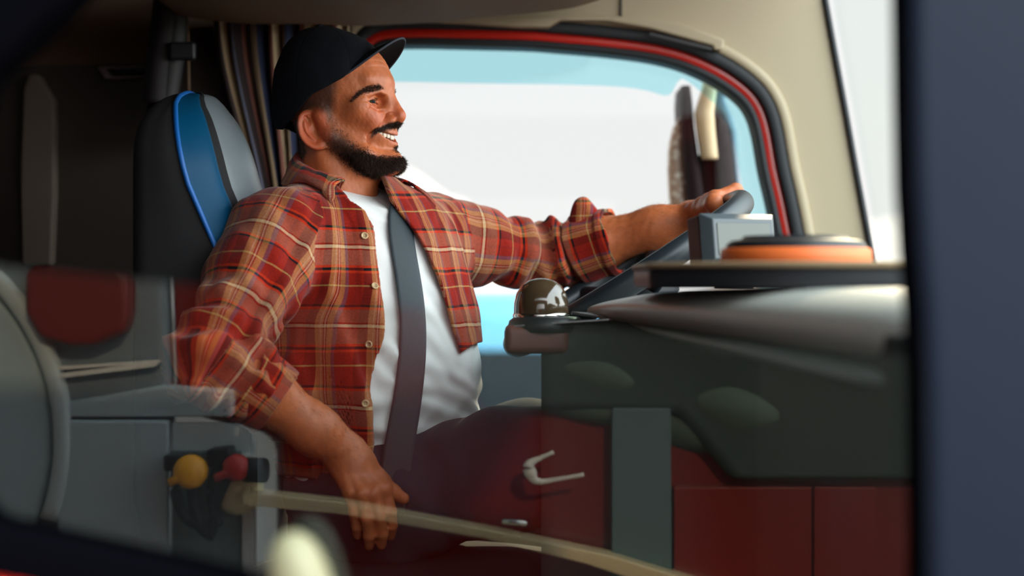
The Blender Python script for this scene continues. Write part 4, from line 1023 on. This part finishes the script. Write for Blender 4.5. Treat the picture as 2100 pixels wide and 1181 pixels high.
# --- plaid flannel
def plaid_mat():
    m, nt, b, N, L = nodes('red_plaid_flannel')
    uv = N('ShaderNodeUVMap'); sp = N('ShaderNodeSeparateXYZ')
    nz = N('ShaderNodeTexNoise'); nz.inputs['Scale'].default_value = 9; nz.inputs['Detail'].default_value = 2; L(uv.outputs[0], nz.inputs['Vector'])
    ad = N('ShaderNodeVectorMath'); ad.operation = 'MULTIPLY_ADD'; L(nz.outputs['Color'], ad.inputs[0]); ad.inputs[1].default_value = (.012, .012, 0); L(uv.outputs[0], ad.inputs[2]); L(ad.outputs[0], sp.inputs[0])
    def bands(sock, period, st):
        d = N('ShaderNodeMath'); d.operation = 'DIVIDE'; d.inputs[1].default_value = period; L(sock, d.inputs[0])
        f = N('ShaderNodeMath'); f.operation = 'FRACT'; L(d.outputs[0], f.inputs[0])
        cr = N('ShaderNodeValToRGB'); cr.color_ramp.interpolation = 'CONSTANT'; L(f.outputs[0], cr.inputs[0]); setramp(cr, st)
        return cr.outputs[0]
    RED, CRM, BLK, BLU, WIN, ORG, BEI, WHT = (134, 23, 9), (172, 132, 76), (8, 7, 10), (54, 76, 96), (112, 22, 28), (190, 48, 12), (152, 80, 60), (196, 164, 130)
    warp = bands(sp.outputs[0], .066, [(0, CRM), (.10, WHT), (.125, CRM), (.16, WIN), (.185, WHT), (.21, WIN), (.235, CRM), (.35, BLU), (.43, RED), (.60, WIN), (.64, RED), (.79, BLK)])
    weft = bands(sp.outputs[1], .126, [(0, RED), (.225, CRM), (.245, RED), (.40, ORG), (.43, BLK), (.465, ORG), (.50, BEI), (.69, RED), (.71, WHT), (.75, RED), (.77, BEI), (.935, ORG), (.965, BLK)])
    # twill: warp and weft threads show by turns
    sc = N('ShaderNodeVectorMath'); sc.operation = 'SCALE'; L(ad.outputs[0], sc.inputs[0]); sc.inputs['Scale'].default_value = 520
    s2 = N('ShaderNodeSeparateXYZ'); L(sc.outputs[0], s2.inputs[0]); sm = N('ShaderNodeMath'); sm.operation = 'ADD'; L(s2.outputs[0], sm.inputs[0]); L(s2.outputs[1], sm.inputs[1])
    pp = N('ShaderNodeMath'); pp.operation = 'PINGPONG'; pp.inputs[1].default_value = .5; L(sm.outputs[0], pp.inputs[0])
    mr = N('ShaderNodeMapRange'); L(pp.outputs[0], mr.inputs[0]); mr.inputs[1].default_value = .15; mr.inputs[2].default_value = .35; mr.inputs[3].default_value = .42; mr.inputs[4].default_value = .84
    mx = N('ShaderNodeMix'); mx.data_type = 'RGBA'; L(mr.outputs[0], mx.inputs[0]); L(warp, mx.inputs[6]); L(weft, mx.inputs[7])
    fz = N('ShaderNodeTexNoise'); fz.inputs['Scale'].default_value = 350; fz.inputs['Detail'].default_value = 3; L(uv.outputs[0], fz.inputs['Vector'])
    fr = N('ShaderNodeMapRange'); L(fz.outputs[0], fr.inputs[0]); fr.inputs[1].default_value = .3; fr.inputs[2].default_value = .7; fr.inputs[3].default_value = .78; fr.inputs[4].default_value = 1.15
    mu = N('ShaderNodeVectorMath'); mu.operation = 'MULTIPLY'; L(mx.outputs[2], mu.inputs[0]); L(fr.outputs[0], mu.inputs[1]); L(mu.outputs[0], b.inputs['Base Color'])
    b.inputs['Roughness'].default_value = .92; b.inputs['Sheen Weight'].default_value = .12; b.inputs['Specular IOR Level'].default_value = .15
    bp = N('ShaderNodeBump'); bp.inputs['Strength'].default_value = .35; bp.inputs['Distance'].default_value = .0012; L(fz.outputs[0], bp.inputs['Height']); L(bp.outputs[0], b.inputs['Normal'])
    return m
PLAID = plaid_mat()
def cotton():
    m = mat('white_jersey', srgb(224, 226, 226), .85, bump=.25, scale=900, var=.02, sheen=.1); return m

# --- T-shirt
TEEC = np.array(march(lambda p: torso(p)-.004, 744, 416)[0], np.float32)
def tee_sdf(p):
    d = torso(p)-.004
    s, g, z = tloc(p, BE)
    low = lip(.10-z, 0, .22)
    d = d+.0034*low*np.sin(z*2*PI/.040+s*22+2.0*np.sin(s*16)+2*wav(p, .12, 20))+.0060*low*wav((p[0], p[1], p[2]*1.8), .075, 21)+.0034*wav((p[0], p[1], p[2]), .06, 22)
    d = d+.0024*(1-low)*np.sin((s*.8+z)*2*PI/.055+2.5*wav(p, .13, 23))*lip(wav(p, .16, 24), -.2, .5)
    c = TEEC; n = A(.30, -.22, .93); n = n/np.linalg.norm(n)
    e = (p[0]-c[0])*n[0]+(p[1]-c[1])*n[1]+(p[2]-c[2])*n[2]
    d = d-.0016*lip(e, -.019, -.016)*lip(-e, -.004, .0)
    return smax(d, e, .004)
V, F, n_ = sdf_mesh(tee_sdf, (-.48, -.27, .60), (.12, .27, 1.22), .0030, slack=1.6)
link('t_shirt', np_mesh('t_shirt', V, F), cotton(), driver)

# --- open plaid shirt over it: placket edges follow the picture on the chest surface
def shirt_base(p):
    d = torso(p)
    d = smin(d, cone(p, RS, RS+(RE-RS)*.35, .066, .060), .03); d = smin(d, cone(p, LS, LS+(LE-LS)*.3, .064, .058), .03)
    return d-.016
EDGE_R = [(712, 412), (748, 432), (768, 462), (774, 500), (779, 560), (782, 620), (776, 680), (769, 740), (766, 800), (764, 860), (762, 950)]
EDGE_L = [(786, 364), (791, 376), (796, 392), (803, 412), (830, 446), (852, 478), (876, 520), (895, 560), (909, 600), (921, 640), (934, 680), (946, 715), (962, 760), (985, 830)]
def edge_table(px):
    z, s, g = [], [], []
    for u, v in px:
        q, n = march(shirt_base, u, v); a = tloc(tuple(np.float32([c]) for c in q), BE); z.append(q[2]); s.append(float(a[0][0]))
    o = np.argsort(z); return np.array(z)[o], np.array(s)[o]
ZR, SR = edge_table(EDGE_R); ZL, SL = edge_table(EDGE_L)
def shirt_uv(V):
    s, g, z = tloc(tuple(V.T), BE); l = .3*lip(z, .10, .34); an = np.arctan2(s, g+.02+l)
    return np.stack([an*(.165+l), V[:, 2]], 1)
# --- sleeves
def limb(P3, V):
    """distance along a bent limb, and angle round it"""
    best = np.full(len(V), 1e9); T = np.zeros(len(V)); AN = np.zeros(len(V)); acc = 0
    for a, b in zip(P3[:-1], P3[1:]):
        ab = b-a; L_ = np.linalg.norm(ab); t = np.clip(((V-a) @ ab)/L_**2, -.8 if acc == 0 else 0, 1); c = a+t[:, None]*ab; dd = np.linalg.norm(V-c, axis=1)
        ex = ab/L_; e1 = np.cross(ex, np.array([0, .2, 1.])); e1 /= np.linalg.norm(e1); e2 = np.cross(ex, e1); an = np.arctan2((V-c) @ e1, (V-c) @ e2)
        k = dd < best; best[k] = dd[k]; T[k] = acc+t[k]*L_+np.clip((V-a)[k] @ ex-L_, 0, 1)*0; AN[k] = an[k]; acc += L_
    return T, AN
CR = RE+(RW-RE)*.415; CL = LE+(LW-LE)*.44
def fold(p, a, b, wl, seed, ph=0.):
    ab = b-a; L_ = float(np.linalg.norm(ab)); ex = ab/L_; t = (p[0]-a[0])*ex[0]+(p[1]-a[1])*ex[1]+(p[2]-a[2])*ex[2]
    n = wav(p, .09, seed); return np.sin(t*2*PI/wl+1.6*n+ph), t/L_
def sleeve_r(p):
    d = cone(p, RS+A(.02, .0, .012), RE, .071, .064); d = smin(d, cone(p, RE+A(-.004, .0, -.004), CR, .064, .055), .03)
    d = smin(d, sph(p, RE+A(-.016, -.004, -.012), .052), .03)
    f1, t1 = fold(p, RS, RE, .058, 41); f2, t2 = fold(p, RE, CR, .040, 42)
    d = d+.0062*f1*lip(t1, .1, .9)+.0046*f2*lip(t2, -.2, .2)+.0045*wav(p, .07, 43)+.0018*wav(p, .03, 44)
    e = lambda c, n: (p[0]-c[0])*n[0]+(p[1]-c[1])*n[1]+(p[2]-c[2])*n[2]
    ax = (CR-RE)/np.linalg.norm(CR-RE); return np.maximum(d, e(CR-ax*.012, ax)*.95)
def sleeve_l(p):
    d = cone(p, LS+A(-.01, 0, .004), LE, .071, .056); d = smin(d, cone(p, LE, CL, .055, .046), .03)
    f1, t1 = fold(p, LS, LE, .062, 61); f2, t2 = fold(p, LE, CL, .045, 62)
    d = d+.0068*f1*lip(t1, .1, .8)+.0060*f2*lip(t2, -.2, .2)+.003*wav(p, .06, 63)+.0016*wav(p, .03, 64)
    ax = (CL-LE)/np.linalg.norm(CL-LE); e = (p[0]-CL[0])*ax[0]+(p[1]-CL[1])*ax[1]+(p[2]-CL[2])*ax[2]
    return np.maximum(d, (e+.004)*.95)
def shirt_parts(p):
    s, g, z = tloc(p, BE); zr = p[2]
    sr = np.interp(zr, ZR, SR).astype(np.float32); sl = np.interp(zr, ZL, SL).astype(np.float32)
    d = shirt_base(p)
    nearp = lip(-s, -.02, .06)*lip(g, -.06, .03)
    low = lip(.22-z, 0, .22)
    d = d+nearp*.0085*(.45+.55*low)*np.sin(s*2*PI/.052+z*6+1.2*np.sin(z*14))+.0042*wav((p[0], p[1], p[2]*.6), .085, 31)+.002*wav(p, .035, 32)
    d = d-.006*np.exp(-((s-sr+.012)/.03)**2)*lip(g, 0, .03)*low
    d = d-.0014*lip(s-(sr-.034), 0, .003)*lip(g, .0, .02)-.0014*lip((sl+.032)-s, 0, .003)*lip(g, .0, .02)
    op = np.maximum(np.maximum(sr-s, s-sl), -g-.02-.15*lip(z, .08, .32))
    return d, op
def shirt_sdf(p):
    dt, op = shirt_parts(p); dr, dl = sleeve_r(p), sleeve_l(p)
    D = smin(smin(dt, dr, .022), dl, .022)
    
    sh = np.maximum(D, -(D+.0070))
    sh = smax(sh, -op, .0015)
    c = PA(697, 384, 0); n = A(.30, -.26, .92); n = n/np.linalg.norm(n)
    e = (p[0]-c[0])*n[0]+(p[1]-c[1])*n[1]+(p[2]-c[2])*n[2]
    hole = np.sqrt((p[0]-c[0])**2+(p[1]-c[1])**2)-.066
    sh = np.maximum(sh, -np.maximum(hole, -.03-e)*.8)
    axr = (CR-RE)/np.linalg.norm(CR-RE); axl = (CL-LE)/np.linalg.norm(CL-LE)
    sh = np.maximum(sh, -chain(p, [RE, RE+axr*.05, CR+axr*.02], [.02, .043, .044])); sh = np.maximum(sh, -chain(p, [LE, LE+axl*.05, CL+axl*.02], [.02, .040, .040]))
    s = (p[0]-BE[0])*TL[0]+(p[1]-BE[1])*TL[1]
    near_arm = np.minimum(cone(p, RE, CR, .085, .075), cone(p, RS, RE, .085, .085))
    hem = np.minimum(.735+.02*np.sin(s*14)+.185*lip(s, -.07, .0)-p[2], near_arm)
    return np.maximum(sh, hem*.9)

V, F, n_ = sdf_mesh(shirt_sdf, (-.64, -.46, .66), (.32, .42, 1.28), .0027, slack=2.0)
p_ = tuple(V.astype(np.float32).T); dt_, _o = shirt_parts(p_); dr_, dl_ = sleeve_r(p_), sleeve_l(p_)
dt_ = torso(p_)-.016; dr_ = np.minimum(cone(p_, RS+A(.02, .0, .012), RE, .071, .064), cone(p_, RE, CR, .064, .055)); dl_ = np.minimum(cone(p_, LS+A(-.01, 0, .004), LE, .071, .056), cone(p_, LE, CL, .055, .046)); lab = np.argmin(np.stack([dt_, dr_, dl_]), 0); fl = np.sort(lab[F], 1)[:, 1]
def piece(name, k, uv, parent):
    f = F[fl == k]; ids, inv = np.unique(f.ravel(), return_inverse=True)
    return link(name, np_mesh(name, V[ids], inv.reshape(-1, 4), uv=uv[ids]), PLAID, parent)
shirt = piece('shirt', 0, shirt_uv(V), driver)
T, AN = limb([RS, RE, RW], V); piece('sleeve', 1, np.stack([AN*.062+.03, T+.05], 1), shirt)
T, AN = limb([LS, LE, LW], V); piece('sleeve', 2, np.stack([AN*.058+.02, T+.02], 1), shirt)
def cuff_r(p):
    ax = (CR-RE)/np.linalg.norm(CR-RE); c0 = CR-ax*.050
    q = [p[i]-c0[i] for i in range(3)]; t = q[0]*ax[0]+q[1]*ax[1]+q[2]*ax[2]
    r = np.sqrt(np.maximum(q[0]**2+q[1]**2+q[2]**2-t*t, 1e-12)); an = np.arctan2(q[1], q[2])
    d = np.abs(r-(.0575-.05*t+.0022*np.sin(an*5)+.0015*wav(p, .03, 51)))-.0032
    return np.maximum(np.maximum(d, -t+.004*np.sin(an*3)), t-.058-.003*np.sin(an*4+1))
V, F, n_ = sdf_mesh(cuff_r, tuple(CR-.13), tuple(CR+.12), .0024, slack=1.8)
T, AN = limb([RS, RE, RW], V); link('cuff', np_mesh('cuff', V, F, uv=np.stack([AN*.055+.012, T+.088], 1)), PLAID, shirt)

def cuff_l(p):
    ax = (CL-LE)/np.linalg.norm(CL-LE); c0 = CL-ax*.070
    q = [p[i]-c0[i] for i in range(3)]; t = q[0]*ax[0]+q[1]*ax[1]+q[2]*ax[2]
    r = np.sqrt(np.maximum(q[0]**2+q[1]**2+q[2]**2-t*t, 1e-12)); an = np.arctan2(q[1], q[2])
    d = np.abs(r-(.0600-.09*t+.0022*np.sin(an*4)+.002*wav(p, .03, 71)+.004*lip(t, .052, .06)))-.0034
    d = np.maximum(np.maximum(d, -t+.004*np.sin(an*2+1)), t-.074-.003*np.sin(an*4+1)-.002*np.sin(an*9))
    return d
V, F, n_ = sdf_mesh(cuff_l, tuple(CL-.15), tuple(CL+.13), .0024, slack=1.8)
T, AN = limb([LS, LE, LW], V); cf = link('cuff', np_mesh('cuff', V, F, uv=np.stack([AN*.055+.035, T+.06], 1)), PLAID, shirt)
# the loose tab of the cuff standing up
tabp = [(1166, 470), (1170, 440), (1178, 415), (1190, 405), (1203, 406), (1216, 420), (1232, 440), (1246, 456)]
rows = []; yb = LE[1]-.055
tp = [P(u, v, .225) for u, v in tabp]; c0 = P(1205, 470, .225)
for s in np.linspace(0, 1, 10):
    rows.append([c0.lerp(q, s)+Vector((0, -.012*math.sin(s*PI)+.030*(1-s)*0, 0)) for q in [Vector(x) for x in spline([np.array(q) for q in tp], 5)]])
uvs = [((q.x)*1.0+.01, q.z) for r in rows for q in r]
grid_obj('cuff_tab', rows, PLAID, shirt, uv=uvs, thick=.003)

# --- collar: a stand round the neck with the leaf folded over it
def collar():
    C = Vector(P(711, 366, 0)); a = .074; rows, uvs = [], []
    f, l = Vector(TF), Vector(TL); th = np.linspace(math.radians(-47), math.radians(-313), 70)
    for j, t in enumerate(th):
        q = j/69; e = math.sin(q*PI); ends = 1-e**.5
        o = f*math.cos(t)+l*math.sin(t); fold = C+o*(a+.004)+Vector((0, 0, -.046*math.cos(t)+.006))
        base = C+o*(a+.010)+Vector((0, 0, -.046*math.cos(t)-.030))
        sd = l*(-1 if q < .5 else 1)
        tipw = max(0, 1-q/.16)**1.3 if q < .5 else max(0, 1-(1-q)/.16)**1.3
        far = q > .5
        edge = fold+o*(.030-.006*e)+Vector((0, 0, -.044))+sd*(.024 if not far else .004)*tipw+Vector((0, 0, -.002 if not far else -.012))*tipw+f*(.006)*tipw
        pts = [base, fold.lerp(base, .5)+o*-.003, fold-o*.001, fold+o*.004+Vector((0, 0, .0025)), fold+o*.009, fold.lerp(edge, .45)+o*.008+Vector((0, 0, .004)), fold.lerp(edge, .8)+o*.004, edge]
        rr = []
        for i_, q_ in enumerate(spline([np.array(p_) for p_ in pts], 4)):
            if i_ >= 12:
                g_ = lambda w: float(shirt_parts(tuple(np.array([c], np.float32) for c in w))[0][0]); e0 = g_(q_)
                lim = .0045+.004*math.sin(min(1, (i_-12)/14)*PI)
                if e0 < lim:
                    gr = np.array([g_(q_+.004*np.eye(3)[m])-e0 for m in range(3)]); q_ = q_+gr/(np.linalg.norm(gr)+1e-9)*(lim-e0)
            rr.append(q_)
        rows.append(rr); n = len(rr)
        uvs += [(t*.08+.01, i/n*.085) for i in range(n)]
    grid_obj('collar', rows, PLAID, shirt, uv=uvs, thick=.0032)
collar()

# --- buttons on the placket
def button(u, v):
    q, n = march(shirt_sdf, u, v); c = Vector(q); ax = Vector(n); bt = mat('horn_button', srgb(196, 168, 128), .3, var=.08)
    o = lathe('button', [(.0005, .0008), (.0034, .0008), (.0040, .0026), (.0052, .0030), (.0060, .0018), (.0058, 0), (.0005, -.0005)], c+ax*.0004, bt, shirt, axis=ax, n=24)
    e1 = ax.cross(Vector((0, 0, 1))).normalized(); e2 = ax.cross(e1)
    bm = bmesh.new()
    for i, j in ((1, 1), (1, -1), (-1, 1), (-1, -1)):
        bmesh.ops.create_uvsphere(bm, u_segments=8, v_segments=6, radius=.0007, matrix=Matrix.Translation(c+ax*.0011+e1*.0013*i+e2*.0013*j))
    obj('button_hole', bm, M['dark'], o)
for u, v in ((747, 484), (768, 587), (757, 706), (749, 827)): button(u, v)

# --- jeans
def jeans_sdf(p):
    d = None
    for sg, hp, kn, an in LEGS:
        e = chain(p, [hp, hp+(kn-hp)*.45, kn], [.100, .092, .074], .05); e = smin(e, cone(p, kn, an, .070, .056), .05)
        f1, t1 = fold(p, hp, kn, .07, 81+sg); e = e+.0035*f1*lip(.5-t1, 0, .4)+.003*f1*lip(t1, .75, 1)+.003*wav(p, .09, 83)
        d = e if d is None else smin(d, e, .05)
    pv = ell(tloc(p, PE+A(.0, 0, -.01)), Z0, (.19, .150, .135)); d = smin(d, pv, .06)
    g = tloc(p, PE)[1]; return np.maximum(d, (p[2]-(PE[2]+.085+.9*np.maximum(0, p[0]-PE[0]-.0)))*.7)
V, F, n_ = sdf_mesh(jeans_sdf, (-.46, -.34, .05), (.48, .36, .98), .0042, slack=1.7)
link('jeans', np_mesh('jeans', V, F), mat('blue_denim', srgb(28, 44, 58), .85, bump=.4, scale=900, var=.15, sheen=.1), driver)
for sg, hp, kn, an in LEGS:
    c = an+A(.06, 0, -.03)
    f = lambda p: np.maximum(smin(cone(p, an+A(-.02, 0, -.01), an+A(.0, 0, .05), .05, .046), cone(p, an+A(-.02, 0, -.035), an+A(.17, sg*.02, -.045), .042, .036), .03), (an[2]-.072)-p[2])
    V, F, n_ = sdf_mesh(f, (an[0]-.1, an[1]-.1, an[2]-.1), (an[0]+.25, an[1]+.1, an[2]+.1), .005); link('shoe', np_mesh('shoe', V, F), M['dark'], driver)

# --- seat belt across the chest (rests on the shirt, fastened to the seat side)
def belt():
    def f(p): return np.minimum(np.minimum(torso(p)-.004, tee_sdf(p)), jeans_sdf(p))
    ctr = [(832, 404, 30), (820, 422, 30), (813, 444, 30), (813, 476, 31), (823, 522, 32), (834, 570, 33), (842, 620, 34), (846, 670, 36), (845, 720, 40), (840, 770, 45), (833, 820, 50), (825, 870, 54), (816, 930, 57), (808, 990, 58), (800, 1050, 58)]
    rows = []; pv = []
    for u, v, w in ctr:
        q, n = march(f, u, v)
        if q[1] < .4: pv.append((Vector(q), Vector(n)))
    pts = [p for p, n in pv]; nr = [n for p, n in pv]
    # smooth: the webbing spans hollows
    for _ in range(3):
        pts = [pts[0]]+[(pts[i-1]+pts[i]*2+pts[i+1])/4 for i in range(1, len(pts)-1)]+[pts[-1]]
        nr = [nr[0]]+[((nr[i-1]+nr[i]*2+nr[i+1])/4).normalized() for i in range(1, len(nr)-1)]+[nr[-1]]
    V3 = spline([np.array(p) for p in pts], 6); N3 = spline([np.array(n) for n in nr], 6); W3 = spline([np.array([c[2]]) for c in ctr], 6)
    R_ = []
    for i, (p, n, w) in enumerate(zip(V3, N3, W3)):
        t = Vector(V3[min(i+1, len(V3)-1)])-Vector(V3[max(i-1, 0)]); t.normalize(); n = Vector(n); s = t.cross(n).normalized(); n = s.cross(t).normalized()
        if n.y > 0: n = -n
        p = Vector(p)+n*.0085
        R_.append([p+s*(.0238*x)-n*(.0016*abs(x)**2) for x in np.linspace(-1, 1, 9)])
    o = grid_obj('seat_belt', R_, mat('charcoal_webbing', srgb(44, 56, 64), .55, bump=.5, scale=1500, var=.06), thick=.0014)
    tag(o, 'dark grey seat belt running down across the white T-shirt', 'seat belt')
belt()
